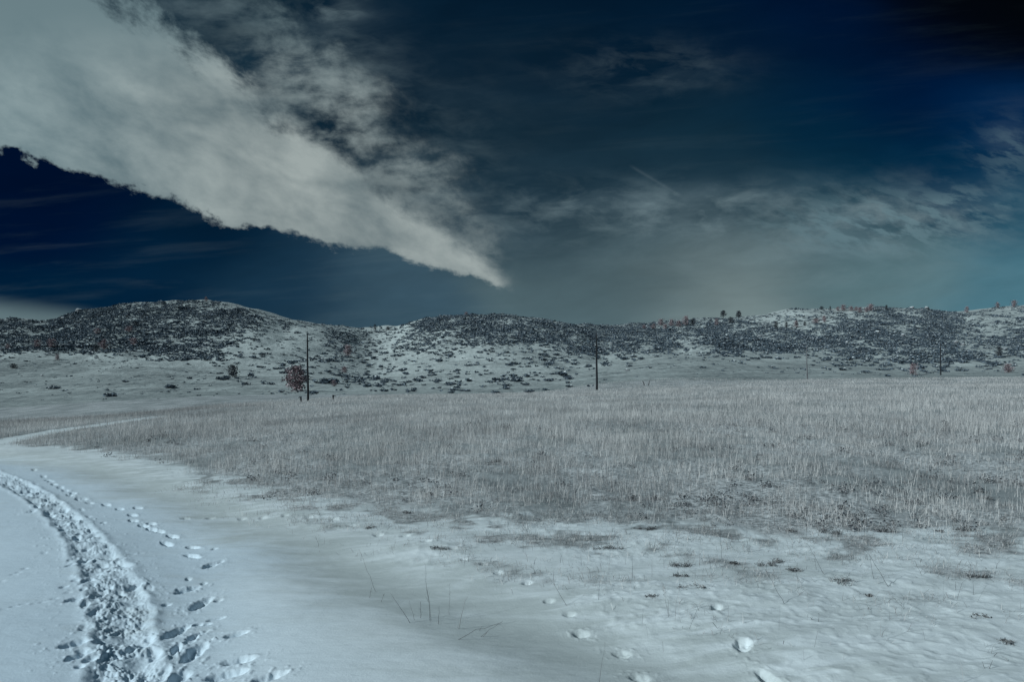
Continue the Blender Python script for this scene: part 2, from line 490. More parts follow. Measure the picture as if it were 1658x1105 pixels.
def micro(x, y):
    """small relief of the snow: drifts, ruts, trodden track, prints"""
    r = np.hypot(x, y)
    z = np.zeros_like(x)
    near = 1 - sstep(22, 40, r)
    ca, sa = math.cos(-0.35), math.sin(-0.35)
    xr, yr = x * ca - y * sa, x * sa + y * ca
    pm = path_mask(x, y)
    z += near * (perlin(xr * 0.55, yr * 1.1, 51) * 0.035 + perlin(xr * 1.2, yr * 3.0, 52) * 0.009 * (1.5 - pm) + perlin(xr * 3.0, yr * 8.0, 53) * 0.0055 * (1.65 - pm) + perlin(xr * 8, yr * 17, 58) * 0.0022)
    # tufts lift the thin snow off the trail
    off = (1 - pm) * near
    lump = np.maximum(perlin(x * 2.2, y * 3.4, 54), 0) * 0.022 + np.maximum(perlin(x * 6.0, y * 8.0, 55), 0) * 0.015 + np.maximum(perlin(x * 14, y * 20.0, 57) - .05, 0) * 0.013
    z += off * lump * sstep(0.0, 0.35, perlin(x * 0.6, y * 0.6, 56) + 0.28 + 0.05 * (x - 1))
    for P, wd, dp in ((RUT_A, 0.5, 0.05), (RUT_B, 0.6, 0.09)):
        m = r < 26
        d, s_, t = seg_dist(x[m], y[m], P)
        z[m] -= dp * np.exp(-(d / wd) ** 2) * (0.8 + 0.5 * perlin(t * 0.7, t * 0 + 3, 60))
    # prints and trodden track
    m = r < 18
    xm, ym, zm = x[m], y[m], z[m]
    d, s_, t = seg_dist(xm, ym, TRACK)
    wob = 0.06 * perlin(t * 2.2, t * 0, 61) * .6 + 0.025 * perlin(xm * 5, ym * 5, 79) + 0.014 * perlin(xm * 12, ym * 12, 62)
    half = np.interp(t, [0, 2.6, 4.0, 7, 12], [0.175, 0.175, 0.17, 0.16, 0.2])
    ins = 1 - sstep(-0.06, 0.05, d - half - wob)
    c1 = np.abs(perlin(xm * 15, ym * 15, 63)); c2 = np.abs(perlin(xm * 34, ym * 34, 64)); c3 = perlin(xm * 7, ym * 7, 65)
    rough = np.clip(0.75 + 1.3 * perlin(xm * 4.5, ym * 4.5, 76), 0.15, 1.5)
    zm += ins * (-0.026 * (1 + 1.3 * perlin(xm * 2.5, ym * 2.5, 77)) + rough * (0.030 * (0.5 - c1) + 0.014 * (0.4 - c2) + 0.010 * perlin(xm * 55, ym * 55, 74)) + 0.025 * c3)
    rim = np.exp(-((d - half - wob - 0.03) / 0.045) ** 2)
    zm += rim * 0.012 * (0.6 + 1.2 * np.maximum(perlin(xm * 8, ym * 8, 66), 0))
    # scattered clods beside the track
    clod = np.maximum(perlin(xm * 20, ym * 20, 67) - 0.38, 0) * 0.06 * np.exp(-(d / 0.45) ** 2)
    zm += clod
    for (X, Y, L, W, a, dp) in PRW:
        k = np.nonzero((np.abs(xm - X) < L) & (np.abs(ym - Y) < L))[0]
        if len(k) == 0: continue
        dx, dy = xm[k] - X, ym[k] - Y
        la = (dx * math.cos(a) + dy * math.sin(a)) / (L / 2)
        lb = (-dx * math.sin(a) + dy * math.cos(a)) / (W / 2)
        rr = np.sqrt(la * la + lb * lb) + 0.16 * perlin(xm[k] * 18, ym[k] * 18, 68) + 0.08 * perlin(xm[k] * 45, ym[k] * 45, 69)
        hole = 1 - sstep(0.35 if L > .18 else 0.1, 1.0, rr)
        zm[k] -= dp * hole * (0.85 + 0.5 * perlin(xm[k] * 26, ym[k] * 26, 70))
        if L > .15:
            zm[k] += np.maximum(perlin(xm[k] * 24, ym[k] * 24, 78) - .10, 0) * .014 * np.exp(-((rr - 1.1) / .8) ** 2)
        # snow pushed up on the side away from the sun
        mx = (dx - 0.5 * W) / (0.6 * W); my = (dy - 0.25 * W) / (0.40 * max(W, L * abs(math.sin(a))))
        zm[k] += dp * (0.10 if L > .15 else 0.04) * np.exp(-(mx * mx + my * my)) * (1 + 0.5 * perlin(xm[k] * 16, ym[k] * 16, 75))
    z[m] = zm
    # rough matted ground under the meadow
    gm = sstep(5, 8, r) * (1 - sstep(60, 120, r))
    z += gm * grass_mask(x, y) * (perlin(x * 1.8, y * 1.8, 71) * 0.05 + perlin(x * 5, y * 5, 72) * 0.02)
    return z


def height(x, y):
    x = np.asarray(x, float); y = np.asarray(y, float)
    z = zbase(x, y)
    m = np.hypot(x, y) < 125
    if m.any():
        zz = z[m]; zz += micro(x[m], y[m]); z[m] = zz
    return z


# ------------------------------------------------------------------ mesh helpers
def make_mesh(name, V, quads=None, tris=None, mats=(), attrs=None, smooth=False, fmat=None):
    me = bpy.data.meshes.new(name)
    V = np.ascontiguousarray(V, dtype=np.float32)
    quads = np.zeros((0, 4), np.int32) if quads is None else np.asarray(quads, np.int32)
    tris = np.zeros((0, 3), np.int32) if tris is None else np.asarray(tris, np.int32)
    nq, ntr = len(quads), len(tris)
    me.vertices.add(len(V)); me.vertices.foreach_set("co", V.ravel())
    me.loops.add(nq * 4 + ntr * 3)
    me.loops.foreach_set("vertex_index", np.concatenate([quads.ravel(), tris.ravel()]).astype(np.int32))
    me.polygons.add(nq + ntr)
    ls = np.concatenate([np.arange(nq) * 4, nq * 4 + np.arange(ntr) * 3]).astype(np.int32)
    me.polygons.foreach_set("loop_start", ls)
    if smooth:
        me.polygons.foreach_set("use_smooth", np.ones(nq + ntr, bool))
    for m in mats: me.materials.append(m)
    if fmat is not None:
        me.polygons.foreach_set("material_index", np.asarray(fmat, np.int32))
    me.update(calc_edges=True)
    for an, av in (attrs or {}).items():
        at = me.attributes.new(an, 'FLOAT', 'POINT')
        at.data.foreach_set("value", np.ascontiguousarray(av, dtype=np.float32))
    return me


def link(name, me, parent=None, loc=None):
    o = bpy.data.objects.new(name, me)
    COL.objects.link(o)
    if parent is not None: o.parent = parent
    if loc is not None: o.location = loc
    return o


def tag(o, label=None, cat=None, group=None, kind=None):
    if label: o["label"] = label
    if cat: o["category"] = cat
    if group: o["group"] = group
    if kind: o["kind"] = kind
    return o


# ------------------------------------------------------------------ materials
def new_mat(name):
    m = bpy.data.materials.new(name)
    m.use_nodes = True
    nt = m.node_tree
    b = nt.nodes["Principled BSDF"]
    b.inputs["Roughness"].default_value = 0.75
    b.inputs["Specular IOR Level"].default_value = 0.2
    return m, nt, b


def attr(nt, name):
    n = nt.nodes.new('ShaderNodeAttribute')
    n.attribute_name = name
    return E(nt, n.outputs['Fac'])


def objvec(nt, sx=1.0, sy=1.0, sz=1.0):
    tc = nt.nodes.new('ShaderNodeTexCoord')
    mp = nt.nodes.new('ShaderNodeMapping')
    nt.links.new(tc.outputs['Object'], mp.inputs[0])
    mp.inputs['Scale'].default_value = (sx, sy, sz)
    return mp.outputs[0]


def bump(nt, b, h, dist, strength=1.0):
    n = nt.nodes.new('ShaderNodeBump')
    n.inputs['Distance'].default_value = dist
    n.inputs['Strength'].default_value = strength
    nt.links.new(h.k, n.inputs['Height'])
    nt.links.new(n.outputs[0], b.inputs['Normal'])


SNOW = (0.71, 0.765, 0.79)
SNOW_DUST = (0.47, 0.515, 0.515)
STRAW = (0.36, 0.37, 0.37)


SNOW_BLUE = (0.63, 0.735, 0.82)  # snow tone with the blue colour cast put in


def mat_ground():
    m, nt, b = new_mat("snow_and_dry_litter")
    g = attr(nt, "grassy"); th = attr(nt, "thin"); cast = attr(nt, "blue_cast"); pm = attr(nt, "trail")
    ov = objvec(nt)
    n1 = noise(nt, ov, 0.9, 6, 0.6)
    n2 = noise(nt, ov, 14.0, 5, 0.65)
    n3 = noise(nt, objvec(nt, 1, 2.8, 1), 1.7, 6, 0.6, 0.5)
    n4 = noise(nt, ov, 0.5, 4, 0.5)
    fa = (th * 0.9 + (n3 - 0.5) * 1.5 + (n4 - 0.5) * 0.9).smooth(0.0, 1.0) * 0.95
    fb = (th * n3.smooth(0.36, 0.62)).clamp() * 0.85
    snow = mixc(nt, fb + (fa - fb) * pm, mixc(nt, cast, SNOW, SNOW_BLUE), SNOW_DUST)
    litter = mixc(nt, n2.smooth(0.38, 0.60), (0.16, 0.17, 0.175), (0.56, 0.58, 0.59))
    n5 = noise(nt, objvec(nt, 0.8, 0.35, 1), 0.45, 6, 0.65)
    litter = mixc(nt, n5.smooth(0.40, 0.62), litter, (0.20, 0.22, 0.225))
    f = (g * 1.25 + (n1 - 0.5) * 0.8 + (n2 - 0.5) * 0.7 - 0.25).smooth(0.1, 0.65) * pm.rs(1.0)
    nt.links.new(mixc(nt, f * 0.9, snow, litter), b.inputs['Base Color'])
    h = noise(nt, ov, 65.0, 5, 0.7) * 0.55 + noise(nt, objvec(nt, 1, 2.2, 1), 8.0, 4, 0.6)
    bump(nt, b, h, 0.006, 0.75)
    return m


def mat_hills():
    m, nt, b = new_mat("snowy_hillside")
    g = attr(nt, "grassy")
    ov = objvec(nt)
    n1 = noise(nt, objvec(nt, 0.5, 1.0, 1.6), 0.10, 7, 0.62, 0.6)
    n2 = noise(nt, objvec(nt, 0.6, 0.40, 1.2), 0.6, 6, 0.65)
    n3 = noise(nt, objvec(nt, 1.0, 0.30, 1.0), 0.8, 4, 0.7)
    f = (g + (n1 - 0.5) * 1.6 + (n2 - 0.5) * 1.7 + (n3 - 0.5) * 1.5).smooth(0.05, 0.85)
    straw = mixc(nt, n3.smooth(0.35, 0.65), (0.11, 0.135, 0.145), (0.33, 0.36, 0.355))
    snow = mixc(nt, n2.smooth(0.35, 0.65), (0.40, 0.445, 0.44), (0.57, 0.615, 0.605))
    nt.links.new(mixc(nt, f, snow, straw), b.inputs['Base Color'])
    bump(nt, b, n2 + n3 * 0.5, 0.8, 0.6)
    return m


def mat_tint(name, dark, light, var=0.0, trans=0.0, hi=None, lo=None):
    """plant matter: the attribute 'tint' picks between two colours, and above 1 a third"""
    m, nt, b = new_mat(name)
    t = attr(nt, "tint")
    c = mixc(nt, t.clamp(), dark, light)
    if lo is not None:
        c = mixc(nt, t.smooth(-0.3, 0.02, 1.0, 0.0), c, lo)
    if hi is not None:
        c = mixc(nt, t.smooth(1.4, 1.6), c, hi)
    nt.links.new(c, b.inputs['Base Color'])
    b.inputs["Roughness"].default_value = 0.8
    b.inputs["Specular IOR Level"].default_value = 0.1
    if trans > 0:
        tr = nt.nodes.new('ShaderNodeBsdfTranslucent')
        nt.links.new(c, tr.inputs[0])
        mx = nt.nodes.new('ShaderNodeMixShader')
        mx.inputs[0].default_value = trans
        nt.links.new(b.outputs[0], mx.inputs[1]); nt.links.new(tr.outputs[0], mx.inputs[2])
        nt.links.new(mx.outputs[0], nt.nodes['Material Output'].inputs[0])
    return m


M_GROUND = mat_ground(); M_PATH = M_GROUND; M_HILLS = mat_hills()
M_GRASS = mat_tint("dry_grass", (0.21, 0.205, 0.21), (0.81, 0.785, 0.765), trans=0.3, lo=(0.055, 0.065, 0.08))
M_SHRUB = mat_tint("bare_scrub", (0.062, 0.085, 0.110), (0.175, 0.220, 0.262), hi=(0.66, 0.70, 0.72))
M_PINK = mat_tint("russet_needles", (0.13, 0.10, 0.112), (0.40, 0.305, 0.325), hi=(0.62, 0.62, 0.64))
M_DARKN = mat_tint("dark_needles", (0.028, 0.036, 0.046), (0.095, 0.108, 0.125), hi=(0.45, 0.48, 0.5))
M_BARK = mat_tint("bark", (0.05, 0.05, 0.055), (0.10, 0.095, 0.10))
M_STALK = mat_tint("weed_stem", (0.05, 0.052, 0.06), (0.34, 0.34, 0.34), trans=0.1)


def mat_wood(name, a, bcol):
    m, nt, b = new_mat(name)
    n = noise(nt, objvec(nt, 30, 30, 1.2), 1.0, 5, 0.6)
    nt.links.new(mixc(nt, n.smooth(0.35, 0.65), a, bcol), b.inputs['Base Color'])
    return m


M_POLE = mat_wood("weathered_pole", (0.010, 0.012, 0.015), (0.028, 0.030, 0.036))
M_SNAG = mat_wood("grey_dead_wood", (0.09, 0.09, 0.10), (0.22, 0.22, 0.23))


def mat_rock():
    m, nt, b = new_mat("granite")
    geo = nt.nodes.new('ShaderNodeNewGeometry')
    sp = nt.nodes.new('ShaderNodeSeparateXYZ'); nt.links.new(geo.outputs['Normal'], sp.inputs[0])
    n = noise(nt, objvec(nt), 1.6, 5, 0.6)
    rock = mixc(nt, n.smooth(0.35, 0.65), (0.10, 0.105, 0.115), (0.30, 0.31, 0.32))
    sn = (E(nt, sp.outputs[2]) + (n - 0.5) * 1.2).smooth(0.62, 0.8)
    nt.links.new(mixc(nt, sn, rock, (0.74, 0.78, 0.80)), b.inputs['Base Color'])
    return m


M_ROCK = mat_rock()


# ------------------------------------------------------------------ ground sheets
def build_ground():
    az = np.concatenate([np.arange(-180, -90, 6.0), np.arange(-90, -41, 1.5), np.arange(-41, 41, 0.056), np.arange(41, 90, 1.5), np.arange(90, 180.1, 6.0)])
    az = np.radians(az)
    inv = 1 / np.linspace(1 / 3.2, 1 / 20.0, 470)
    r = np.concatenate([[0.05, 0.5, 1.1, 1.7, 2.2, 2.6, 2.9, 3.05], inv, np.exp(np.linspace(math.log(20), math.log(142), 190))[1:]])
    R, A = np.meshgrid(r, az, indexing='ij')
    X, Y = R * np.sin(A), R * np.cos(A)
    x, y = X.ravel(), Y.ravel()
    z = height(x, y)
    gm = grass_mask(x, y)
    pm = path_mask(x, y)
    rr = np.hypot(x, y)
    dB, _, _ = seg_dist(np.where(rr < 30, x, 99), np.where(rr < 30, y, 99), RUT_B)
    thin = np.clip(np.exp(-(dB / 0.8) ** 2) + (1 - pm) * (0.55 + 0.5 * perlin(x * .5, y * .5, 80)), 0, 1)
    gm = np.clip(gm + (1 - pm) * (rr < 14) * np.clip(0.14 + 1.3 * fbm(x * 1.5, y * 1.5, 3, 97) + .5 * perlin(x * 5, y * 9, 100), 0, .75) * np.interp(flatpy(x, np.maximum(y, 1)), [850, 930, 1000, 1105], [1.1, .8, .35, .15]), 0, 1)
    dA, sA, _ = seg_dist(np.where(rr < 30, x, 99), np.where(rr < 30, y, 99), RUT_A)
    blue_cast = np.clip(np.where(sA > 0, 1.0, 1 - dA / 1.3) + .25 * perlin(x * .8, y * .8, 83), 0, 1)  # mask of the blue colour cast painted into the snow left of the rut
    thin = thin * (1 - .8 * blue_cast)
    nr, na = R.shape
    idx = np.arange(nr * na).reshape(nr, na)
    q = np.stack([idx[:-1, :-1], idx[:-1, 1:], idx[1:, 1:], idx[1:, :-1]], -1).reshape(-1, 4)[:, ::-1]
    V = np.stack([x, y, z], 1)
    fm = pm[q].mean(1)
    fy = y[q].mean(1)
    dfp, _, _ = seg_dist(x[q[:, 0]], y[q[:, 0]], FAR_PATH)
    isp = ((fm > 0.5) & (fy > -1) & (fy < 40)) | ((dfp < 0.5) & (fy > 10))
    for nm, sel, mt, lab in (("path", isp, M_PATH, "snow covered dirt track with trodden footpath and prints"),
                             ("ground", ~isp, M_GROUND, "snowy meadow ground under the dry grass")):
        qq = q[sel]
        used, invx = np.unique(qq, return_inverse=True)
        me = make_mesh(nm, V[used], invx.reshape(-1, 4), mats=[mt], attrs={"grassy": gm[used], "thin": thin[used], "blue_cast": blue_cast[used], "trail": np.where(rr < 40, pm, 0)[used]}, smooth=True)
        tag(link(nm, me), lab, None, None, 'structure')
    # hills
    az2 = np.radians(np.concatenate([np.arange(-180, -90, 6.0), np.arange(-90, -42, 1.5), np.arange(-42, 42, 0.11), np.arange(42, 90, 1.5), np.arange(90, 180.1, 6.0)]))
    r2 = np.concatenate([np.exp(np.linspace(math.log(141.6), math.log(760), 300)), np.exp(np.linspace(math.log(760), math.log(9000), 40))[1:]])
    R, A = np.meshgrid(r2, az2, indexing='ij')
    x, y = (R * np.sin(A)).ravel(), (R * np.cos(A)).ravel()
    z = height(x, y)
    z[R.ravel() < 141.7] -= 0.02
    z = np.where(R.ravel() > 2600, -20.0, z)
    g = hill_grass(x, y)
    nr, na = R.shape
    idx = np.arange(nr * na).reshape(nr, na)
    q = np.stack([idx[:-1, :-1], idx[:-1, 1:], idx[1:, 1:], idx[1:, :-1]], -1).reshape(-1, 4)[:, ::-1]
    me = make_mesh("hills", np.stack([x, y, z], 1), q, mats=[M_HILLS], attrs={"grassy": g}, smooth=True)
    tag(link("hills", me), "snowy scrub covered hills behind the meadow", None, None, 'structure')


HGX = [-300, 0, 150, 300, 400, 480, 560, 640, 760, 880, 960, 1050, 1150, 1300, 1450, 1658, 2000]
HGY = [500, 520, 540, 560, 580, 600, 620, 640, 660, 690]
HG = np.array([  # dry grass showing through the snow
    [.4] * 17, [.4, .4, .4, .4, .3, .2, .2, .15, .3, .3, .4, .4, .3, .05, .4, .3, .3],
    [.4, .4, .4, .4, .2, .15, .2, .2, .3, .25, .4, .4, .4, .3, .4, .4, .4],
    [.4, .4, .4, .3, .2, .15, .2, .25, .25, .25, .4, .4, .4, .4, .4, .4, .4],
    [.5, .5, .4, .3, .2, .2, .3, .3, .3, .3, .3, .45, .5, .4, .4, .4, .4],
    [.7, .65, .6, .45, .3, .3, .3, .3, .3, .35, .5, .6, .65, .55, .5, .5, .5],
    [.75, .7, .65, .6, .5, .4, .4, .4, .4, .5, .65, .7, .75, .75, .75, .75, .75],
    [.7, .7, .65, .6, .55, .5, .5, .5, .6, .7, .75, .8, .8, .8, .8, .8, .8],
    [.7, .7, .7, .7, .65, .65, .7, .7, .8, .8, .8, .8, .8, .8, .8, .8, .8],
    [.9, .9, .9, .85, .8, .8, .8, .8, .8, .8, .8, .8, .8, .8, .8, .8, .8]])


def bilin(tab, gx, gy, px, py):
    gx = np.asarray(gx, float); gy = np.asarray(gy, float)
    fx = np.interp(px, gx, np.arange(len(gx))); fy = np.interp(py, gy, np.arange(len(gy)))
    i = np.minimum(fx.astype(int), len(gx) - 2); j = np.minimum(fy.astype(int), len(gy) - 2)
    a = fx - i; b = fy - j
    return (tab[j, i] * (1 - a) + tab[j, i + 1] * a) * (1 - b) + (tab[j + 1, i] * (1 - a) + tab[j + 1, i + 1] * a) * b


def hill_grass(x, y):
    return bilin(HG, HGX, HGY, colpx(x, np.maximum(y, 1)), flatpy(x, np.maximum(y, 1)))


build_ground()


# ------------------------------------------------------------------ grass
def blades(x, y, z, h, w, lean, tint, bend=0.35):
    """curved tapering blades; five corners each"""
    n = len(x)
    a = rng.uniform(0, 2 * np.pi, n)                 # facing
    la = rng.uniform(0, 2 * np.pi, n)                # lean direction
    ex, ey = np.cos(a) * w / 2, np.sin(a) * w / 2
    lx, ly = np.cos(la) * lean * h, np.sin(la) * lean * h
    mx, my, mz = x + lx * 0.38, y + ly * 0.38, z + h * 0.55
    tx, ty = x + lx * (1 + bend), y + ly * (1 + bend)
    tz = z + h * np.sqrt(np.maximum(0.12, 1 - (lean * 0.8) ** 2))
    V = np.empty((n, 5, 3))
    V[:, 0] = np.stack([x - ex, y - ey, z], 1); V[:, 1] = np.stack([x + ex, y + ey, z], 1)
    V[:, 2] = np.stack([mx + ex * .7, my + ey * .7, mz], 1); V[:, 3] = np.stack([mx - ex * .7, my - ey * .7, mz], 1)
    V[:, 4] = np.stack([tx, ty, tz], 1)
    k = np.arange(n)[:, None] * 5
    Q = k + np.array([0, 1, 2, 3]); T = k + np.array([3, 2, 4])
    return V.reshape(-1, 3), Q, T, np.repeat(tint, 5)


def leaf_quads(P, size, tint, rg, flat=0.0):
    """small random facets at points P"""
    n = len(P)
    a = rg.normal(size=(n, 3)); a /= np.linalg.norm(a, axis=1)[:, None]
    b = rg.normal(size=(n, 3)); b -= (b * a).sum(1)[:, None] * a; b /= np.linalg.norm(b, axis=1)[:, None]
    s = (size * rg.uniform(.6, 1.4, n))[:, None]
    a = a * s; b = b * s * rg.uniform(.4, .9, n)[:, None]
    V = np.stack([P - a * .5 - b * .2, P + a * .1 - b * .5, P + a * .5 + b * .1, P - a * .1 + b * .5], 1)
    return V.reshape(-1, 3), (np.arange(n)[:, None] * 4 + np.arange(4)), np.repeat(tint, 4)


def sample_polar(n, r0, r1, half=0.80):
    r = np.sqrt(rng.uniform(r0 * r0, r1 * r1, n))
    a = rng.uniform(-half, half, n)
    return r * np.sin(a), r * np.cos(a), r


def build_grass():
    parts = []
    # (r0, r1, blades per m2, height, width)
    for r0, r1, dens, hm, wm in ((5.5, 11, 1000, .165, .0042), (11, 20, 560, .20, .0050), (20, 32, 300, .22, .0062), (32, 52, 140, .22, .0085), (52, 90, 52, .22, .014), (90, 150, 17, .17, .026)):
        n = int(dens * 0.80 * (r1 * r1 - r0 * r0))
        x, y, r = sample_polar(n, r0, r1)
        g = grass_mask(x, y)
        g0 = g
        tall = 0.55 + 0.9 * np.clip(0.5 + fbm(x / 5.5, y / 5.5, 3, 90), 0, 1)
        clump = np.clip(np.interp(r, [8, 25], [0.45, .66]) + np.interp(r, [8, 25], [1.7, 1.0]) * fbm(x * 1.1, y * 1.1, 3, 91), 0.05, 1)
        pxx = colpx(x, y)
        edge = np.where(r > 50, 1 - sstep(0, 30, np.maximum(0, r - np.interp(pxx, [0, 200, 400, 600, 900, 1200, 1658], [52, 58, 84, 110, 120, 150, 170]))), 1.0)
        g = np.where(r < 40, sstep(.22, .72, g + .85 * fbm(x * 1.7, y * 1.7, 3, 99) * (1 - np.abs(2 * g - 1)) ** .5), g)
        keep = rng.uniform(0, 1, n) < g * clump * edge
        x, y, r, g, tall = x[keep], y[keep], r[keep], g0[keep], tall[keep]
        n = len(x)
        h = hm * tall * rng.lognormal(0, 0.30, n) * (0.22 + 0.78 * g)
        h = h * np.where(r < 20, np.interp(pxx[keep], [1200, 1420], [1, .68]), 1)
        h = np.minimum(h, 0.95)
        w = wm * rng.uniform(0.6, 1.4, n)
        lean = np.abs(rng.normal(0.14, 0.26, n))
        low = rng.uniform(0, 1, n) < np.interp(r, [8, 20], [.62, .42])          # matted leaves near the soil
        h = np.where(low, h * 0.42, h); lean = np.where(low, rng.uniform(0.3, 1.5, n), np.minimum(lean, 0.9))
        patch = fbm(x / 3.2, y / 6.0, 3, 92)
        tint = np.clip(0.70 + 0.50 * patch + rng.normal(0, np.interp(r, [10, 30, 60], [.40, .28, .16]), n) - 0.16 * low, -.12, 1)
        # a darker stand of stems across the meadow
        d, _, _ = seg_dist(x, y, DARKSTRIP)
        tint = np.where(d < np.interp(r, [20, 70], [0.6, 2.0]), tint * 0.45, tint)
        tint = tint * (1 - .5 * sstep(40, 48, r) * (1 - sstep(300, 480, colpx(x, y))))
        z = height(x, y) - 0.01
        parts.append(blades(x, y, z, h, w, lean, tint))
    # tall sparse straws that stand above the rest
    for r0, r1, dens, wm in ((7, 20, 4, .0024), (20, 40, 2, .0045)):
        n = int(dens * 0.80 * (r1 * r1 - r0 * r0))
        x, y, r = sample_polar(n, r0, r1)
        g = grass_mask(x, y) * np.clip(0.4 + 1.4 * fbm(x / 4, y / 4, 2, 95), 0, 1)
        k = rng.uniform(0, 1, n) < g
        x, y = x[k], y[k]; n = len(x)
        parts.append(blades(x, y, height(x, y), rng.uniform(.26, .48, n), wm * rng.uniform(.7, 1.3, n), np.abs(rng.normal(.08, .14, n)), np.clip(rng.normal(.5, .3, n), 0, 1)))
    # dark dead forbs low between the straws
    x, y, r = sample_polar(15000, 6, 26)
    g = grass_mask(x, y)
    k = rng.uniform(0, 1, len(x)) < np.clip(g, 0, .8) * np.clip(0.15 + 1.3 * fbm(x * .8, y * .8, 2, 98), 0, 1) * np.interp(r, [8, 14, 26], [1, .30, .12]) * np.interp(colpx(x, y), [500, 1000, 1150], [.4, .6, 1.3])
    x, y, r = x[k], y[k], r[k]
    cz = height(x, y)
    m = 40
    sp = rng.uniform(.018, .055, len(x)) * np.interp(r, [8, 26], [1, 1.7])
    P = np.stack([x[:, None] + rng.normal(0, 1, (len(x), m)) * sp[:, None], y[:, None] + rng.normal(0, 1, (len(x), m)) * sp[:, None],
                  cz[:, None] + np.abs(rng.normal(0, .9, (len(x), m))) * sp[:, None] + .005], 2).reshape(-1, 3)
    lv, lq, lt = leaf_quads(P, np.repeat(sp * .5, m), np.clip(rng.normal(-.1, .2, len(P)), -.6, 1), rng)
    parts.append((lv, lq, np.zeros((0, 3), int), lt))
    # thin scatter poking out of the snow in front of the meadow
    n = 300000
    x, y, r = sample_polar(n, 3.6, 13)
    px, py = colpx(x, y), flatpy(x, y)
    pm = path_mask(x, y); g = grass_mask(x, y)
    want = (1 - pm) * (1 - g) * np.clip(-0.06 + 1.5 * fbm(x * 1.5, y * 1.5, 3, 97), 0, 1) * np.interp(py, [760, 850, 930, 1000, 1105], [1, 1, .7, .22, .05]) * np.interp(px, [200, 300, 700, 1100], [.5, .9, .8, 1])
    want = want + (1 - pm) * (1 - g) * 1.1 * np.exp(-np.maximum(py - np.interp(px, GLX, GLY), 0) / 26) * np.clip(.35 + 1.2 * fbm(x * 2.2, y * 2.2, 2, 94), 0.03, 1)
    k = rng.uniform(0, 1, n) < want
    x, y = x[k], y[k]; n = len(x)
    parts.append(blades(x, y, height(x, y) - .01, rng.uniform(.02, .10, n), rng.uniform(.002, .0045, n), rng.uniform(.1, 1.5, n), np.clip(rng.normal(.45, .35, n), -.1, 1)))
    # single thin stems standing out of the crust
    x, y, r = sample_polar(2400, 3.8, 12)
    k = rng.uniform(0, 1, len(x)) < (1 - path_mask(x, y)) * np.clip(.35 + 1.1 * fbm(x * .8, y * .8, 2, 96), 0, 1) * np.interp(flatpy(x, y), [830, 950, 1105], [1, .6, .25])
    x, y = x[k], y[k]; n = len(x)
    parts.append(blades(x, y, height(x, y) - .01, rng.uniform(.08, .30, n), rng.uniform(.0018, .003, n), np.abs(rng.normal(.1, .3, n)), np.clip(rng.normal(.2, .3, n), -.2, 1)))
    o = 0; V = []; Q = []; T = []; A = []
    for v, q, t, a in parts:
        V.append(v); Q.append(q + o); T.append(t + o); A.append(a); o += len(v)
    me = make_mesh("meadow_grass", np.concatenate(V), np.concatenate(Q), np.concatenate(T), [M_GRASS], {"tint": np.concatenate(A)})
    tag(link("meadow_grass", me), "tall dry winter grass of the meadow standing in thin snow", "grass", None, 'stuff')


DARKSTRIP = line_pts([(455, 689), (500, 683), (560, 678), (620, 674), (650, 672)])
build_grass()


# ------------------------------------------------------------------ shrubs on the hills
def shrub_proto(nf, seed, snowy):
    rg = np.random.default_rng(seed)
    nb = rg.integers(3, 6)
    cs = np.stack([rg.uniform(-.32, .32, nb), rg.uniform(-.32, .32, nb), rg.uniform(.12, .26, nb)], 1)
    rs = rg.uniform(.16, .30, nb)
    k = rg.integers(0, nb, nf)
    d = rg.normal(size=(nf, 3)); d /= np.linalg.norm(d, axis=1)[:, None]
    P = cs[k] + d * (rs[k] * rg.uniform(.35, 1.05, nf))[:, None] * np.array([1.25, 1.25, .85])
    P[:, 2] = np.abs(P[:, 2])
    t = rg.uniform(0, 1, nf) ** 1.3
    t = np.where((P[:, 2] > .30) & (rg.uniform(0, 1, nf) < snowy), 2.0, t)
    return leaf_quads(P, np.full(nf, .22 * (60 / nf) ** .33), t, rg)


SX = [0, 100, 200, 300, 400, 500, 560, 620, 700, 800, 900, 1000, 1100, 1200, 1300, 1400, 1500, 1600, 1658]
SY = [485, 505, 520, 535, 550, 565, 580, 595, 610, 625, 640, 656]
SD = np.array([
    [.6, .6, .6, .6, .6, .6, .6, .2, .6, .6, .6, .6, .6, .5, .5, .5, .6, .5, .5],
    [.7, .8, .8, .75, .8, .8, .6, .2, .8, .75, .7, .6, .6, .5, .30, .5, .7, .5, .5],
    [.75, .85, .85, .8, .75, .7, .5, .12, .88, .85, .72, .65, .8, .7, .30, .75, .85, .55, .6],
    [.85, .9, .8, .8, .45, .22, .7, .25, .82, .82, .6, .9, .88, .88, .85, .85, .88, .65, .7],
    [.88, .9, .85, .85, .30, .15, .85, .22, .55, .6, .55, .9, .85, .93, .93, .9, .88, .58, .72],
    [.8, .8, .75, .9, .18, .15, .9, .2, .32, .34, .5, .85, .6, .9, .9, .85, .8, .5, .65],
    [.15, .2, .13, .7, .2, .15, .75, .2, .18, .2, .32, .6, .12, .3, .30, .55, .7, .45, .48],
    [.05, .05, .07, .22, .22, .2, .6, .2, .15, .2, .25, .2, .0, .12, .14, .33, .38, .36, .3],
    [.03, .03, .06, .1, .2, .2, .6, .3, .2, .25, .25, .03, 0, 0, .02, .05, .06, .06, .05],
    [.04, .04, .05, .07, .14, .2, .5, .55, .5, .45, .3, 0, 0, 0, 0, 0, 0, 0, 0],
    [.03, .03, .04, .05, .06, .1, .15, .3, .25, .35, 0, 0, 0, 0, 0, 0, 0, 0, 0],
    [.02, .02, .03, .03, .02, 0, 0, 0, 0, 0, 0, 0, 0, 0, 0, 0, 0, 0, 0]])


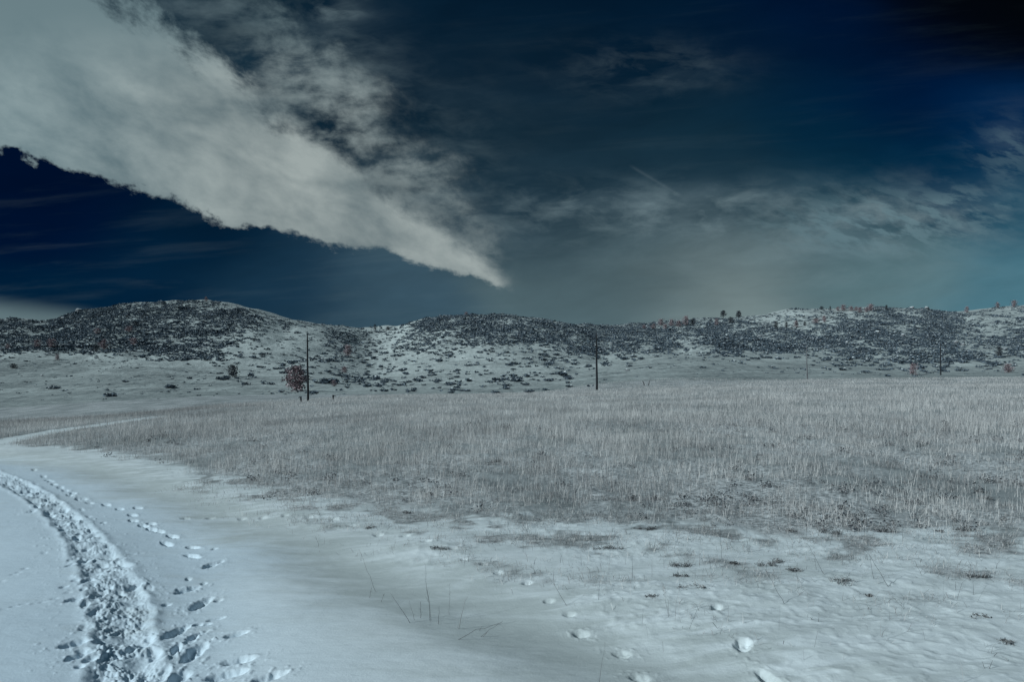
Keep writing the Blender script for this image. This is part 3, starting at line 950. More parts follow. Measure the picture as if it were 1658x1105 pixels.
SD[3:9, 4:6] *= 1.4; SD[3:9, 7:11] *= 1.25
SD = np.clip(SD, 0, .92)


def build_shrubs():
    # candidate places over the hill sides, in the ground plane
    n = 420000
    Y = np.sqrt(rng.uniform(120 ** 2, 560 ** 2, n))
    s = rng.uniform(-.80, .80, n)
    x = s * Y
    zb = zbase(x, Y)
    px = colpx(x, Y); py = HY - FPX * (zb - EYE) / Y
    cov = bilin(SD, SX, SY, px + 14 * perlin(x / 20, Y / 20, 101), py + 5 * perlin(x / 14, Y / 14, 102))
    fb = fbm(x / 16, Y / 26, 3, 103)
    clus = np.where(cov > .6, np.clip(1 + .9 * fb + .5 * perlin(x / 5, Y / 9, 104), .5, 2), np.clip(1 + 1.5 * fb, 0.15, 2.4))
    # how much picture one square metre of hillside fills sets how many are wanted
    e = 1.0
    z2 = zbase(x, Y + e)
    py2 = HY - FPX * (z2 - EYE) / (Y + e)
    pxa = np.maximum(py - py2, 0.0) * FPX / Y * (2 * .80 * Y) * 1.0   # px2 per metre-strip
    area = np.maximum(py - py2, 0.0) * (FPX / Y)                      # px2 per m2
    sz = rng.lognormal(math.log(1.75), .33, n) * np.interp(py, [500, 580, 640], [.95, 1.1, 1.0])
    sz = np.where(cov < .5, sz * 1.3, sz)
    sz = np.where((cov < .16) & (rng.uniform(0, 1, n) < .75), sz * rng.uniform(.22, .5, n), sz)
    fp = (sz * FPX / Y) ** 2 * np.where(cov < .5, 0.22, 0.135)                                   # px2 one shrub covers
    lam = -np.log(1 - np.clip(cov * clus, 0, .955)) / fp * area       # shrubs per m2
    dens0 = n / (0.8 * (560 ** 2 - 120 ** 2))                        # candidates per m2
    keep = (rng.uniform(0, 1, n) < lam / dens0) & (cov > .005) & (py < 662)
    x, Y, zb, px, py, sz = (a[keep] for a in (x, Y, zb, px, py, sz))
    print("shrubs", len(x), "saturated", float((lam / dens0 > 1).mean()))
    rot = rng.uniform(0, 6.283, len(x)); sq = np.where(sz > 2.2, rng.uniform(.5, .8, len(x)), rng.uniform(.6, .95, len(x)))
    vis = (px > 5) & (px < 1653)
    size = np.where(vis, sz * FPX / Y, 0)
    order = np.argsort(-size)
    big, rest = order[:290], order[290:]
    protos = []
    for k in range(6):
        V, Q, T = shrub_proto(150, 200 + k, .12)
        protos.append(make_mesh("low_shrub", V, Q, mats=[M_SHRUB], attrs={"tint": T}))
    areas = [(330, "dark low shrub on the pale grassy slope at the foot of the left hill"),
             (470, "dark low shrub between the left hill and the big russet tree"),
             (600, "dark low shrub near the gully mouth right of the big russet tree"),
             (700, "dark low shrub in the brushy strip at the bottom of the snowy saddle"),
             (830, "dark low shrub at the snowy foot of the middle hill"),
             (970, "dark low shrub at the middle hill's right foot, left of the dark pole"),
             (1180, "dark low shrub along the top edge of the pale grassy knoll"),
             (1330, "dark low shrub on the pale slope around the thin dead snag"),
             (1500, "dark low shrub on the right slope left of the far pole"),
             (2000, "dark low shrub on the right slope beyond the far pole")]
    for i in big:
        o = link("low_shrub", protos[int(i) % 6])
        o.location = (x[i], Y[i], zb[i] - .06)
        o.rotation_euler = (0, 0, rot[i])
        o.scale = (sz[i], sz[i], sz[i] * sq[i])
        lab = next(l for lim, l in areas if px[i] < lim)
        tag(o, lab, "shrub", "low shrubs scattered on the snowy slopes")
    lo = [shrub_proto(24, 300 + k, .42) for k in range(10)]
    V = []; Q = []; T = []; off = 0
    kind = rng.integers(0, 10, len(rest))
    for k in range(10):
        ii = rest[kind == k]
        v, q, t = lo[k]
        c, s_ = np.cos(rot[ii])[:, None], np.sin(rot[ii])[:, None]
        S = sz[ii][:, None]
        vx = (v[:, 0] * c - v[:, 1] * s_) * S + x[ii][:, None]
        vy = (v[:, 0] * s_ + v[:, 1] * c) * S + Y[ii][:, None]
        vz = v[:, 2] * S * sq[ii][:, None] + zb[ii][:, None] - .06
        V.append(np.stack([vx, vy, vz], 2).reshape(-1, 3))
        Q.append((q[None] + (np.arange(len(ii)) * len(v))[:, None, None]).reshape(-1, 4) + off)
        T.append(np.tile(t, len(ii)))
        off += len(ii) * len(v)
    me = make_mesh("hillside_scrub", np.concatenate(V), np.concatenate(Q), mats=[M_SHRUB], attrs={"tint": np.concatenate(T)})
    tag(link("hillside_scrub", me), "dense dark scrub covering the hills between patches of snow", "scrub", None, 'stuff')


build_shrubs()


# ------------------------------------------------------------------ tubes
def tube(P, R, n=7):
    """closed tapering tube through points P with radii R"""
    P = np.asarray(P, float); m = len(P)
    V = []
    for i in range(m):
        d = P[min(i + 1, m - 1)] - P[max(i - 1, 0)]
        d = d / (np.linalg.norm(d) + 1e-9)
        a = np.cross(d, [0.31, 0.95, 0.05]); a /= np.linalg.norm(a); b = np.cross(d, a)
        t = np.arange(n) * 2 * np.pi / n
        V.append(P[i] + R[i] * (np.cos(t)[:, None] * a + np.sin(t)[:, None] * b))
    V = np.concatenate(V + [P[:1], P[-1:]])
    Q = []; T = []
    for i in range(m - 1):
        for j in range(n):
            Q.append((i * n + j, i * n + (j + 1) % n, (i + 1) * n + (j + 1) % n, (i + 1) * n + j))
    for j in range(n):
        T.append((m * n, (j + 1) % n, j)); T.append((m * n + 1, (m - 1) * n + j, (m - 1) * n + (j + 1) % n))
    return V, np.array(Q), np.array(T)


def join(parts):
    V = []; Q = []; T = []; o = 0
    for v, q, t in parts:
        V.append(v); Q.append(np.asarray(q).reshape(-1, 4) + o); T.append(np.asarray(t).reshape(-1, 3) + o); o += len(v)
    return np.concatenate(V), np.concatenate(Q), np.concatenate(T)


# ------------------------------------------------------------------ trees
def tree_proto(kind, seed, nf):
    """unit-height tree: returns trunk mesh, crown mesh"""
    rg = np.random.default_rng(seed)
    parts = []; pts = []
    bend = rg.uniform(-.05, .05, 2)
    trunk = np.array([[bend[0] * t, bend[1] * t, t] for t in (-.04, .2, .45, .7, .92)])
    parts.append(tube(trunk, [.032, .026, .02, .012, .005], 7))
    if kind == 'pine':          # rounded open crown of flat tiers on a clear stem
        nl = 12; z0, z1 = .30, .95
    elif kind == 'fir':         # narrow cone
        nl = 16; z0, z1 = .10, .97
    else:                       # bushy juniper, foliage to the ground
        nl = 15; z0, z1 = .06, .86
    for i in range(nl):
        t = (i + .5) / nl
        zz = z0 + (z1 - z0) * t
        if kind == 'pine': rad = .30 * math.sin(math.pi * min(1, .22 + .8 * t)) + .05
        elif kind == 'fir': rad = .24 * (1 - t) + .035
        else: rad = .44 * math.sin(math.pi * (.14 + .78 * t)) + .03
        a = i * 2.4 + rg.uniform(-.5, .5)
        rad *= rg.uniform(.65, 1.15) if kind != 'bush' else rg.uniform(.45, 1.12)
        up = rg.uniform(.02, .12) if kind != 'fir' else rg.uniform(-.06, .02)
        b = np.array([bend[0] * zz, bend[1] * zz, zz - .02])
        e = np.array([math.cos(a) * rad * .8, math.sin(a) * rad * .8, zz + up])
        parts.append(tube(np.array([b, (b + e) / 2 + [0, 0, -.01], e]), [.010, .007, .003], 5))
        m = int(nf / nl)
        cl = .105 if kind == 'bush' else (.085 if kind == 'pine' else .065)
        w = rg.uniform(.35, 1.05, m) if kind != 'bush' else rg.uniform(.55, 1.1, m)
        pts.append(b + (e - b) * w[:, None] + rg.normal(0, cl, (m, 3)) * np.array([1, 1, .55 if kind != 'bush' else .75]))
    top = np.array([bend[0], bend[1], z1 + .02]) + rg.normal(0, .05, (nf // 12, 3)) * np.array([1, 1, .6])
    pts.append(top)
    P = np.concatenate(pts)
    P[:, 2] = np.clip(P[:, 2], .03, 1.02)
    t = rg.uniform(0, 1, len(P))
    t = np.where(rg.uniform(0, 1, len(P)) < .05, 2.0, t)
    v, q, tt = leaf_quads(P, np.full(len(P), .085 if kind != 'fir' else .06), t, rg)
    V, Q, T = join(parts)
    return (make_mesh("trunk", V, Q, T, [M_BARK], {"tint": rg.uniform(0, 1, len(V))}),
            make_mesh("crown", v, q, None, [M_DARKN], {"tint": tt}))


PROT = {}
for kind in ('bush', 'pine', 'fir'):
    for colr in ('pink', 'dark'):
        for k in range(3):
            tr, cr = tree_proto(kind, 500 + k * 7 + len(kind) * 31 + (3 if colr == 'pink' else 0), 620)
            cr.materials[0] = M_PINK if colr == 'pink' else M_DARKN
            PROT[(kind, colr, k)] = (tr, cr)
tr, cr = tree_proto('bush', 911, 1500)
cr.materials[0] = M_PINK
PROT[('bush', 'pink', 'big')] = (tr, cr)

# px, py of the foot, height px, width px, kind, colour, label
TREES = [
    (480, 634, 41, 36, 'bush', 'pink', "big round russet tree beside the tallest nearest pole"),
    (541, 626, 9, 10, 'bush', 'pink', "small russet bush on the snow just right of the nearest pole"),
    (563, 578, 17, 14, 'bush', 'pink', "dark russet tree standing in the upper gully between the hills"),
    (558, 604, 9, 12, 'bush', 'pink', "low russet tree in the dark brush halfway down the gully"),
    (377, 611, 17, 20, 'bush', 'dark', "bushy dark tree at the lower right end of the left hill's brush"),
    (61, 563, 11, 13, 'bush', 'pink', "left one of the paired russet trees on the left hill's lower slope"),
    (85, 564, 13, 16, 'bush', 'pink', "right one of the paired russet trees on the left hill's lower slope"),
    (168, 566, 14, 15, 'bush', 'pink', "russet tree with dark base above the pale grass bay of the left hill"),
    (155, 570, 10, 13, 'bush', 'dark', "dark rounded bush touching the left side of a russet tree, left hill"),
    (217, 560, 11, 14, 'bush', 'pink', "russet round tree at the bright upper edge of the pale grassy bay"),
    (210, 538, 8, 13, 'bush', 'pink', "russet tree lying midway up the left hill, below a dark one"),
    (220, 529, 8, 11, 'bush', 'dark', "dark tree highest on the face of the left hill"),
    (158, 542, 9, 11, 'bush', 'pink', "dim russet tree alone midway up the left hill's left half"),
    (13, 566, 8, 7, 'bush', 'pink', "slim russet tree at the far left edge of the photo"),
    (93, 583, 8, 8, 'bush', 'pink', "small pale russet bush on open grass below the paired russet trees"),
    (22, 597, 7, 13, 'bush', 'dark', "wide dark bush on open grass near the left edge"),
    (334, 489, 7, 6, 'bush', 'pink', "tiny russet tree on the summit of the left hill"),
    (755, 511, 5, 7, 'bush', 'pink', "tiny dark russet tree on the summit of the middle hill"),
    (607, 535, 8, 6, 'fir', 'dark', "pointed dark tree on the skyline of the low saddle"),
    (628, 535, 5, 8, 'bush', 'dark', "low dark bush on the saddle skyline right of a pointed tree"),
    (1171, 515, 13, 12, 'pine', 'dark', "tall open dark pine standing on the skyline, left of its twin"),
    (1196, 518, 14, 11, 'pine', 'dark', "tall dark pine standing on the skyline, right of its twin"),
    (1183, 524, 9, 9, 'bush', 'dark', "dark bush below and between the twin skyline pines"),
    (1160, 528, 10, 8, 'bush', 'pink', "single russet tree just below left of the twin skyline pines"),
    (1043, 533, 6, 7, 'bush', 'pink', "leftmost small russet tree of the ridge thicket"),
    (1058, 533, 7, 10, 'bush', 'pink', "small russet tree near the left end of the ridge thicket"),
    (1070, 528, 10, 11, 'bush', 'pink', "taller dark russet tree left of centre in the ridge thicket"),
    (1077, 533, 7, 9, 'bush', 'pink', "low pale russet tree at the front of the ridge thicket"),
    (1087, 529, 10, 9, 'bush', 'pink', "dark russet tree in the middle of the ridge thicket"),
    (1099, 530, 9, 10, 'bush', 'pink', "russet tree left of the tallest one in the ridge thicket"),
    (1110, 528, 14, 11, 'bush', 'pink', "tallest russet tree of the thicket on the right ridge"),
    (1122, 528, 10, 9, 'bush', 'dark', "dark tree closing the right end of the ridge thicket"),
    (1256, 533, 10, 9, 'fir', 'dark', "left dark conifer below the bright snow field on the right ridge"),
    (1273, 532, 9, 7, 'fir', 'dark', "second dark conifer below the bright snow field, beside a russet one"),
    (1289, 531, 10, 10, 'fir', 'pink', "russet conifer below the bright snow field, right of two dark ones"),
    (1303, 528, 6, 6, 'fir', 'dark', "small dark conifer right of the russet conifer under the snow field"),
    (1321, 524, 7, 14, 'bush', 'pink', "wide low russet bush at the right end of the bright snow field"),
    (1334, 522, 9, 8, 'bush', 'pink', "russet tree beside the wide low russet bush under the snow field"),
    (1330, 502, 5, 8, 'bush', 'dark', "dark bush on the skyline left of the russet skyline row"),
    (1344, 503, 6, 4, 'fir', 'dark', "thin dark conifer on the skyline left of the russet skyline row"),
    (1356, 504, 6, 7, 'bush', 'pink', "first low russet tree of the skyline row above the snow field"),
    (1365, 504, 9, 10, 'bush', 'pink', "larger dark russet tree near the left of the skyline row"),
    (1378, 504, 7, 8, 'bush', 'pink', "middle russet tree of the skyline row above the snow field"),
    (1386, 504, 6, 7, 'bush', 'pink', "smaller russet tree right of the middle of the skyline row"),
    (1392, 507, 8, 8, 'bush', 'pink', "russet tree standing lower than the others of the skyline row"),
    (1403, 506, 7, 8, 'bush', 'pink', "russet tree touching the left of the last skyline row tree"),
    (1410, 504, 10, 11, 'bush', 'pink', "last and biggest russet tree at the right of the skyline row"),
    (1435, 503, 7, 6, 'fir', 'dark', "small dark conifer on the skyline right of the russet row"),
    (1565, 507, 9, 7, 'bush', 'pink', "dark russet tree in the skyline notch near the right edge"),
    (1615, 499, 8, 7, 'bush', 'pink', "russet skyline tree on the right hill, left of a rounder one"),
    (1642, 497, 9, 10, 'bush', 'pink', "round dark russet skyline tree closest to the right edge"),
    (1478, 608, 17, 14, 'bush', 'pink', "bright russet bush at the meadow edge left of the far pole"),
    (1632, 604, 13, 16, 'bush', 'pink', "wide russet bush at the meadow edge near the right border"),
    (1617, 579, 15, 12, 'bush', 'dark', "dark tree in the brush above the wide russet bush at right"),
]


def build_trees():
    for i, (px, py, hp, wp, kind, colr, lab) in enumerate(TREES):
        X, Y = ground_at(px, py)
        sc = 1.0 if (i == 0 or kind == 'pine') else 1.18
        h = sc * hp * Y / FPX; wd = sc * wp * Y / FPX
        key = (kind, colr, 'big' if i == 0 else i % 3)
        tr, cr = PROT[key]
        wu = {'bush': .95, 'pine': .78, 'fir': .55}[kind]
        e = bpy.data.objects.new("russet_tree" if colr == 'pink' else "dark_tree", None)
        COL.objects.link(e)
        e.location = (X, Y, float(zbase(np.array([X]), np.array([Y]))[0]) - .1)
        e.rotation_euler = (0, 0, i * 1.7)
        sxy = wd / wu
        e.scale = (sxy, sxy, h)
        e.empty_display_size = .1
        link("trunk", tr, e); link("crown", cr, e)
        tag(e, lab, "tree", "trees on the hills" if colr == 'dark' else "russet trees on the hills")


build_trees()


# ------------------------------------------------------------------ poles, snag, posts
def build_poles():
    for px, py, top, rb, lean, lab in (
            (498.8, 650, 541, .125, -.9, "nearest dark wooden pole, beside the big round russet tree"),
            (966.4, 632, 541, .165, -.7, "dark thick wooden pole standing before the middle hill's right foot"),
            (1523, 608, 556, .145, -1.1, "small far dark pole at the right edge of the meadow")):
        X, Y = ground_at(px, py)
        z = gz(X, Y)
        h = (py - top) * Y / FPX
        lx = lean * .012
        P = [(lx * t * h + .012 * math.sin(t * 9), .01 * math.sin(t * 7), t * h) for t in np.linspace(-.06, 1, 12)]
        R = [rb * (1.12 - .5 * t) for t in np.linspace(0, 1, 12)]
        R[-1] *= .75
        e = bpy.data.objects.new("wooden_pole", None); COL.objects.link(e)
        e.location = (X, Y, z)
        V, Q, T = tube(P, R, 12)
        link("shaft", make_mesh("shaft", V, Q, T, [M_POLE], smooth=True), e)
        # pin and insulator on the pole top, too small to make out in the distance
        tp = np.array(P[-1])
        V, Q, T = tube([tp + [0, 0, -.05], tp + [0, 0, .16], tp + [0, 0, .17], tp + [0, 0, .27]], [.018, .018, .05, .035], 8)
        link("insulator", make_mesh("insulator", V, Q, T, [M_POLE], smooth=True), e)
        tag(e, lab, "pole", "line of wooden poles along the meadow edge")
    # thin dead snag with short broken branches
    X, Y = ground_at(1307, 615)
    z = gz(X, Y); k = Y / FPX
    rg = np.random.default_rng(5)
    e = bpy.data.objects.new("dead_snag", None); COL.objects.link(e); e.location = (X, Y, z)
    H = 60 * k
    P = [(-.028 * t * H + .03 * math.sin(t * 11), 0, t * H) for t in np.linspace(-.04, 1, 14)]
    V, Q, T = tube(P, [.13 * (1.1 - .85 * t) for t in np.linspace(0, 1, 14)], 8)
    link("trunk", make_mesh("trunk", V, Q, T, [M_SNAG], smooth=True), e)
    for i in range(13):
        t = .38 + .045 * i
        a = i * 2.2
        L = rg.uniform(.35, .75) * (1.2 - .5 * t)
        b = np.array([-.028 * t * H, 0, t * H])
        d = np.array([math.cos(a), math.sin(a), 0])
        V, Q, T = tube([b, b + d * L * .6 + [0, 0, .05], b + d * L + [0, 0, rg.uniform(.05, .35)]], [.035, .025, .01], 5)
        link("branch", make_mesh("branch", V, Q, T, [M_SNAG]), e)
    tag(e, "thin pale dead snag with stubby branches, on the pale right slope", "snag")
    # short bent fence posts
    for px, py, hp, lab in ((487.5, 652, 9, "short dark post left of the nearest pole's foot"), (539.5, 648, 7.5, "short dark post right of the nearest pole's foot")):
        X, Y = ground_at(px, py); z = gz(X, Y); k = Y / FPX; h = hp * k
        V, Q, T = tube([(0, 0, -.25), (0, 0, h * .4), (-.02, 0, h * .92), (-.03, 0, h), (-.035, 0, h + .02)], [.085, .08, .085, .09, .06], 8)
        e = bpy.data.objects.new("fence_post", None); COL.objects.link(e); e.location = (X, Y, z)
        link("post", make_mesh("post", V, Q, T, [M_POLE]), e)
        s = -1 if px < 500 else 1
        V, Q, T = tube([(0, .02, h * .82), (s * .14, .0, h * .93), (s * .30, 0, h * .86)], [.05, .045, .035], 6)
        link("bent_rail_end", make_mesh("bent_rail_end", V, Q, T, [M_POLE]), e)
        tag(e, lab, "post", "short posts at the meadow edge")
    # two leaning stakes far out on the grass
    for px, dx, lab in ((1043.5, -.32, "left of two leaning stakes on the pale grassy knoll"), (1050, .16, "right of two leaning stakes on the pale grassy knoll")):
        X, Y = ground_at(px, 625); z = gz(X, Y); k = Y / FPX
        V, Q, T = tube([(0, 0, -.2), (dx * .4, 0, 4 * k), (dx, 0, 7.5 * k), (dx * 1.05, 0, 7.8 * k)], [.075, .07, .06, .03], 7)
        tag(link("leaning_stake", make_mesh("leaning_stake", V, Q, T, [M_BARK], {"tint": np.zeros(len(V))}), None, (X, Y, z)), lab, "stake", "leaning stakes on the knoll")


build_poles()


# ------------------------------------------------------------------ boulders
def rock_mesh(seed, w, d, h):
    rg = np.random.default_rng(seed)
    nu, nv = 16, 9
    V = []
    dirs = rg.normal(size=(9, 3)); dirs /= np.linalg.norm(dirs, axis=1)[:, None]
    for j in range(nv + 1):
        for i in range(nu):
            th = math.pi * j / nv; ph = 2 * math.pi * i / nu
            n = np.array([math.sin(th) * math.cos(ph), math.sin(th) * math.sin(ph), math.cos(th)])
            r = min(1.0, min(.72 / max(.05, float(n @ q)) for q in dirs)) + rg.uniform(-.03, .03)
            V.append(n * r * np.array([w / 2, d / 2, h * .62]) + np.array([0, 0, h * .38]))
    Q = [(j * nu + i, (j + 1) * nu + i, (j + 1) * nu + (i + 1) % nu, j * nu + (i + 1) % nu) for j in range(nv) for i in range(nu)]
    return np.array(V), np.array(Q)


ROCKS = [(1016, 601, 8, 4.5, "lone white snow capped boulder on the pale grassy knoll"),
         (1548, 557, 8, 7, "snow capped boulder above the far pole, left of a flatter one"),
         (1559, 560, 8, 4, "flat snowy boulder just right of a taller one above the far pole"),
         (1328, 555, 6, 4, "small snowy boulder in the dark brush above the thin snag"),
         (1312, 550, 7, 4, "snowy boulder above the snag at the top of the dark brush"),
         (1372, 556, 8, 4, "bright snowy boulder pile in the dark brush right of the snag"),
         (1394, 549, 7, 4, "snowy boulder in brush upper right of the snag"),
         (1420, 540, 9, 5, "broad snowy boulder on the mid slope below the skyline row"),
         (1462, 545, 8, 5, "snowy boulder on the mid slope left of the far pole"),
         (1476, 500, 8, 4, "snow capped rock outcrop on the skyline of the right hill, left half"),
         (1500, 500, 9, 4.5, "snow capped rock outcrop on the skyline of the right hill, right half"),
         (1627, 566, 7, 4, "snowy boulder in brush near the right edge"),
         (128, 505, 14, 6, "snowy rock outcrop on the left shoulder of the left hill"),
         (102, 517, 7, 3.5, "snowy boulder at the notch left of the left hill"),
         (68, 609, 6, 2.5, "small white boulder on the open grass at far left"),
         (965, 561, 6, 3.5, "snowy boulder behind the top of the thick dark pole"),
         (990, 558, 7, 4, "bright snowy boulder right of the thick dark pole's top"),
         (1178, 550, 6, 4, "bright snowy boulder in the dark brush below the twin pines"),
         (1091, 546, 5, 3, "snowy boulder in brush below the ridge thicket"),
         (1230, 546, 7, 4, "snowy boulder at the top edge of the dark brush band")]
for i, (px, py, wp, hp, lab) in enumerate(ROCKS):
    X, Y = ground_at(px, py)
    k = Y / FPX
    V, Q = rock_mesh(700 + i, wp * k, wp * k * .8, hp * k)
    o = link("boulder", make_mesh("boulder", V, Q, mats=[M_ROCK]), None, (X, Y, float(zbase(np.array([X]), np.array([Y]))[0]) - .1))
    o.rotation_euler = (0, 0, i * 1.3)
    tag(o, lab, "boulder", "snowy boulders on the hills")


# ------------------------------------------------------------------ stalks and tufts in the near snow
def up_point(px, py, Y):
    """point at depth Y (upright plane through the foot) seen at a photograph pixel"""
    return np.array([(px - HX) / FPX * Y, Y, EYE - (py - HY) / FPX * Y])


def stalk(stems, lab, cat="dry stalk", group="dry stalks in the snow", name="dry_stalk"):
    """stems: list of (foot px, foot py, tip px, tip py, radius, tint, side twigs, dy)"""
    fx, fy = stems[0][0], stems[0][1]
    X0, Y0 = ground_at(fx, fy)
    org = np.array([X0, Y0, gz(X0, Y0)])
    e = bpy.data.objects.new(name, None); COL.objects.link(e); e.location = org
    rg = np.random.default_rng(int(fx * 7 + fy))
    for (ax, ay, bx, by, rad, tint, twigs, dy) in stems:
        X, Y = ground_at(ax, ay)
        a = np.array([X, Y, gz(X, Y) - .02])
        b = up_point(bx, by, Y + dy)
        L = np.linalg.norm(b - a)
        ts = np.linspace(0, 1, 7)
        wob = rg.normal(0, .012, (7, 3)) * L; wob[0] = 0; wob[-1] = 0
        bow = np.array([0, 0, .03 * L])
        P = np.array([a + (b - a) * t + wob[i] + bow * math.sin(math.pi * t) for i, t in enumerate(ts)]) - org
        rad = rad * .62
        prts = [tube(P, [rad * (1 - .65 * t) for t in ts], 5)]
        for j in range(twigs):
            t = rg.uniform(.35, .95); c = a + (b - a) * t - org
            d = rg.normal(size=3); d[2] = abs(d[2]) * .8; d /= np.linalg.norm(d)
            d = d * .6 + (b - a) / L * .8
            l2 = L * rg.uniform(.06, .16)
            prts.append(tube([c, c + d * l2 * .5, c + d * l2], [rad * .5, rad * .4, rad * .25], 4))
        V, Q, T = join(prts)
        link("stem", make_mesh("stem", V, Q, T, [M_STALK], {"tint": np.full(len(V), tint + .12)}), e)
    return tag(e, lab, cat, group)


stalk([(697, 996, 688, 912, .0026, .15, 3, 0), (699, 995, 690, 945, .002, .1, 1, .02), (709, 1000, 711, 982, .0028, .0, 0, 0), (681, 993, 681, 974, .003, .25, 2, 0), (728, 983, 727, 946, .0018, .2, 2, 0)], "tallest upright pair of thin stems in the middle of the bare snow")
stalk([(666, 1003, 632, 961, .0030, .12, 0, .02), (673, 998, 660, 968, .0018, .25, 0, .02)], "left leaning dark stem left of the tallest upright pair")
stalk([(741, 1006, 757, 967, .0042, 1.6, 0, .02)], "pale curved grass blade right of the tallest upright pair")
stalk([(728, 1029, 813, 1009, .0030, .12, 1, .06), (778, 1019, 790, 1024, .004, .5, 0, 0), (772, 1018, 814, 1007, .0025, .1, 0, .05)], "fallen twig lying flat on the snow right of the pale blade")
stalk([(610, 947, 581, 890, .0024, .18, 0, .03), (597, 960, 602, 952, .003, .3, 2, 0), (616, 968, 622, 962, .003, .3, 2, 0)], "long thin stem leaning left, upper left of the tallest pair")
stalk([(919, 974, 889, 936, .0026, .12, 0, .03)], "single leaning stem beside a paw print in mid snow")
stalk([(1083, 997, 1071, 944, .0022, .15, 2, .0), (1085, 996, 1077, 950, .002, .2, 1, 0)], "twin thin stems low in front of the dark weed tufts")
stalk([(1271, 981, 1240, 924, .0028, .10, 0, .04)], "long dark stem leaning left below the matted tufts, right half")
stalk([(1336, 935, 1306, 880, .0026, .12, 1, .03), (1322, 925, 1319, 905, .0022, .1, 0, 0)], "leaning stem with a short upright one, right of the matted tufts")
stalk([(1293, 948, 1288, 924, .0028, .12, 2, 0)], "short dark stem under the matted tufts' right end")
stalk([(1441, 953, 1394, 880, .0030, .10, 0, .05), (1416, 943, 1404, 885, .0024, .2, 0, .0)], "crossing pair of long stems forming an X in the right snow")
stalk([(1494, 935, 1480, 908, .0024, .3, 0, .02)], "short leaning stem right of the crossing pair")
stalk([(1547, 959, 1547, 942, .003, .15, 0, 0), (1576, 965, 1575, 940, .0025, .25, 0, 0)], "two stubby upright stems near the right edge snow")
stalk([(1467, 990, 1445, 968, .0024, .2, 1, .04)], "short stem lying beside a dark tuft in the right snow")
stalk([(1325, 1010, 1326, 994, .003, .1, 1, 0), (1318, 1008, 1312, 1000, .004, .2, 2, 0)], "dark forked sprig in the lower right snow")
stalk([(969, 1104, 979, 1040, .0022, .2, 0, .0)], "thin pale stem at the bottom edge right of centre")
stalk([(1600, 1085, 1607, 1070, .003, .15, 1, 0), (1596, 1086, 1590, 1072, .003, .2, 1, 0)], "dark sprig near the bottom right corner")
stalk([(1184, 860, 1184, 895, .002, .2, 0, -.2)], "slim stem standing alone before the thick grass edge") if False else None
stalk([(1168, 905, 1166, 853, .0026, .12, 1, 0)], "slim upright stem standing alone before the thick grass edge")
stalk([(1211, 893, 1209, 852, .0024, .2, 2, 0), (1214, 893, 1214, 856, .002, .3, 0, 0)], "upright stem pair right of the lone slim one before the thick grass")
stalk([(1152, 923, 1146, 896, .0026, .12, 1, .02), (1162, 922, 1154, 900, .0024, .15, 0, .02)], "pair of leaning short stems left of the matted tufts")
stalk([(923, 852, 903, 826, .004, .2, 0, .1), (940, 848, 925, 820, .005, .15, 0, .1), (950, 845, 936, 818, .005, .1, 0, .1), (973, 834, 958, 820, .005, .3, 0, .1)], "fan of leaning dark stems at the meadow edge, middle")
stalk([(520, 836, 508, 815, .004, .3, 0, .1), (478, 832, 474, 806, .0035, .3, 0, 0)], "thin stems by a chain of prints at the meadow's left front")
stalk([(1010, 890, 1000, 868, .003, .2, 1, .02), (925, 888, 913, 860, .003, .25, 1, 0)], "two separate thin stems over mottled snow, middle right")


def tuft(px, py, w, h, dark, lab, nb=90):
    """clump of short bent leaves on the snow"""
    X, Y = ground_at(px, py)
    k = Y / FPX
    rad = w * k / 2; hh = h * k * .75
    rg = np.random.default_rng(int(px * 3 + py))
    n = nb
    a = rg.uniform(0, 6.283, n); rr = rad * np.sqrt(rg.uniform(0, 1, n)) * .6
    x, y = rr * np.cos(a), rr * np.sin(a) * .6
    z = np.array([0.0] * n) - .015
    v, q, t, tn = blades(x, y, z, hh * rg.uniform(.5, 1.3, n), rg.uniform(.003, .008, n), rg.uniform(.2, 1.4, n), np.clip(rg.normal(.5 if dark else .8, .4, n), 0, 1.6))
    m = n // 2
    sub = rg.normal(0, rad * .5, (4, 2)) * np.array([1, .6]); si = rg.integers(0, 4, n)
    v = v.reshape(n, 5, 3); v[:, :, 0] += sub[si, 0][:, None]; v[:, :, 1] += sub[si, 1][:, None]; v = v.reshape(-1, 3)
    sj = rg.integers(0, 4, m)
    P = np.stack([sub[sj, 0] + rg.normal(0, rad * .2, m), sub[sj, 1] + rg.normal(0, rad * .15, m), np.abs(rg.normal(.3, .3, m)) * hh * .7], 1)
    lv, lq, lt = leaf_quads(P, np.full(m, max(.014, rad * .10)), np.clip(rg.normal(.35 if dark else .6, .3, m), 0, 1.2), rg)
    V = np.concatenate([v, lv]); Q = np.concatenate([q, lq + len(v)])
    me = make_mesh("weed_tuft", V, Q, t, [M_STALK], {"tint": np.concatenate([tn, lt])})
    tag(link("weed_tuft", me, None, (X, Y, gz(X, Y))), lab, "weed tuft", "weed tufts poking from the snow")


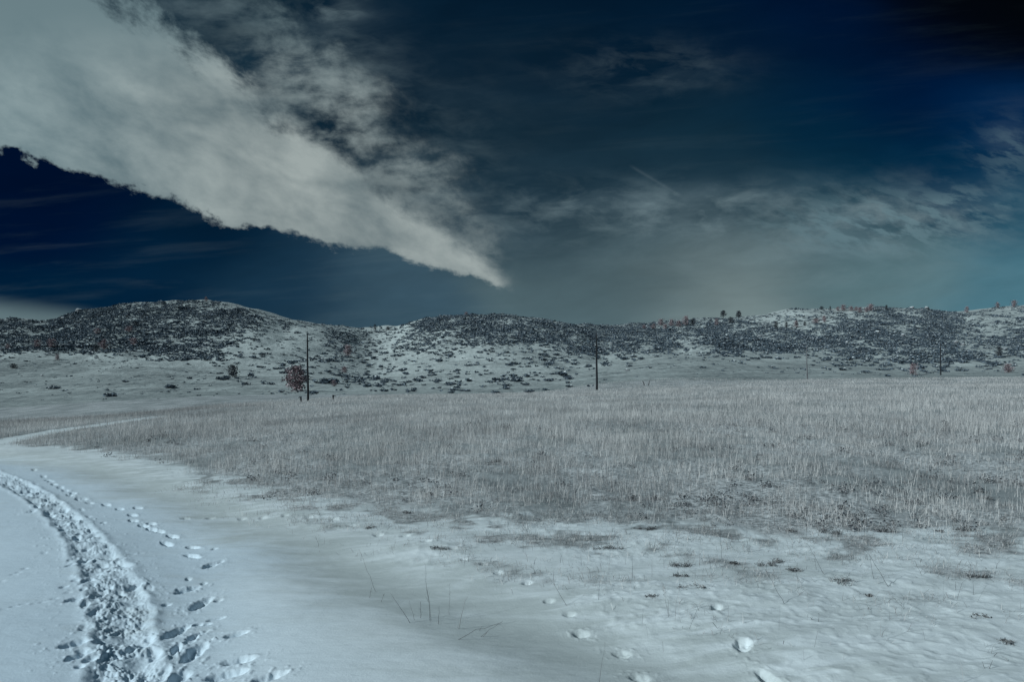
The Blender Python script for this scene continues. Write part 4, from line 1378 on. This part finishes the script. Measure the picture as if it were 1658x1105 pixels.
for a in [(1103, 916, 26, 14, 1, "dark bushy tuft in the snow left of the matted tufts"),
          (1106, 934, 20, 10, 1, "dark ragged tuft just under the dark bushy one"),
          (1055, 858, 28, 9, 1, "flat dark tuft at the meadow's front edge, middle"),
          (1032, 858, 18, 7, 1, "flat dark tuft left of another along the meadow's front edge"),
          (980, 890, 34, 13, 0, "grey matted tuft in mid snow"),
          (1187, 915, 16, 10, 1, "small tuft with dark tips left part of the matted row"),
          (1235, 917, 20, 12, 1, "dark tuft in the centre of the matted row of tufts"),
          (1263, 914, 34, 14, 0, "wide grey tuft in the matted row of tufts"),
          (1281, 926, 30, 12, 1, "dark low tuft below right in the matted row of tufts"),
          (1366, 946, 40, 16, 0, "curly tuft with arching leaves in the right snow"),
          (1411, 968, 16, 9, 1, "small dark tuft low in the right snow"),
          (1586, 935, 36, 14, 1, "big dark tuft lying in the snow toward the right edge"),
          (1587, 1005, 34, 10, 0, "grey sprawling tuft low near the right edge"),
          (1625, 1040, 30, 12, 0, "grey sprawling tuft lowest near the right edge"),
          (1275, 862, 20, 10, 1, "dark tuft against the thick grass edge, right of its middle"),
          (1352, 866, 30, 18, 1, "dark leafy tuft at the foot of the thick grass, right"),
          (1440, 862, 34, 24, 1, "largest dark leafy tuft at the grass edge, right"),
          (1560, 862, 40, 18, 1, "dark leafy tuft at the thinning grass right of the largest one"),
          (1596, 812, 34, 14, 1, "dark tuft inside the thinning grass at right"),
          (1525, 861, 16, 8, 1, "small dark tuft by a curved stem at the grass edge"),
          (660, 830, 24, 9, 1, "dark tuft at the meadow edge left of the middle"),
          (806, 750, 18, 12, 1, "dark bushy weed standing inside the pale meadow, middle"),
          (672, 662, 26, 9, 1, "far dark weed patch in the meadow below the middle hill"),
          (719, 651, 24, 6, 1, "farthest dark weed patch near the meadow crest"),
          (710, 890, 26, 12, 0, "dry tuft on the bare snow beside small prints"),
          (600, 855, 20, 7, 0, "small dry tuft beside the print chain, left of centre"),
          (1060, 968, 26, 9, 0, "thin grey tuft in the snow below the dark ragged tuft"),
          (1130, 955, 40, 9, 0, "wide thin straw patch in the snow below the matted row")]:
    tuft(*a)
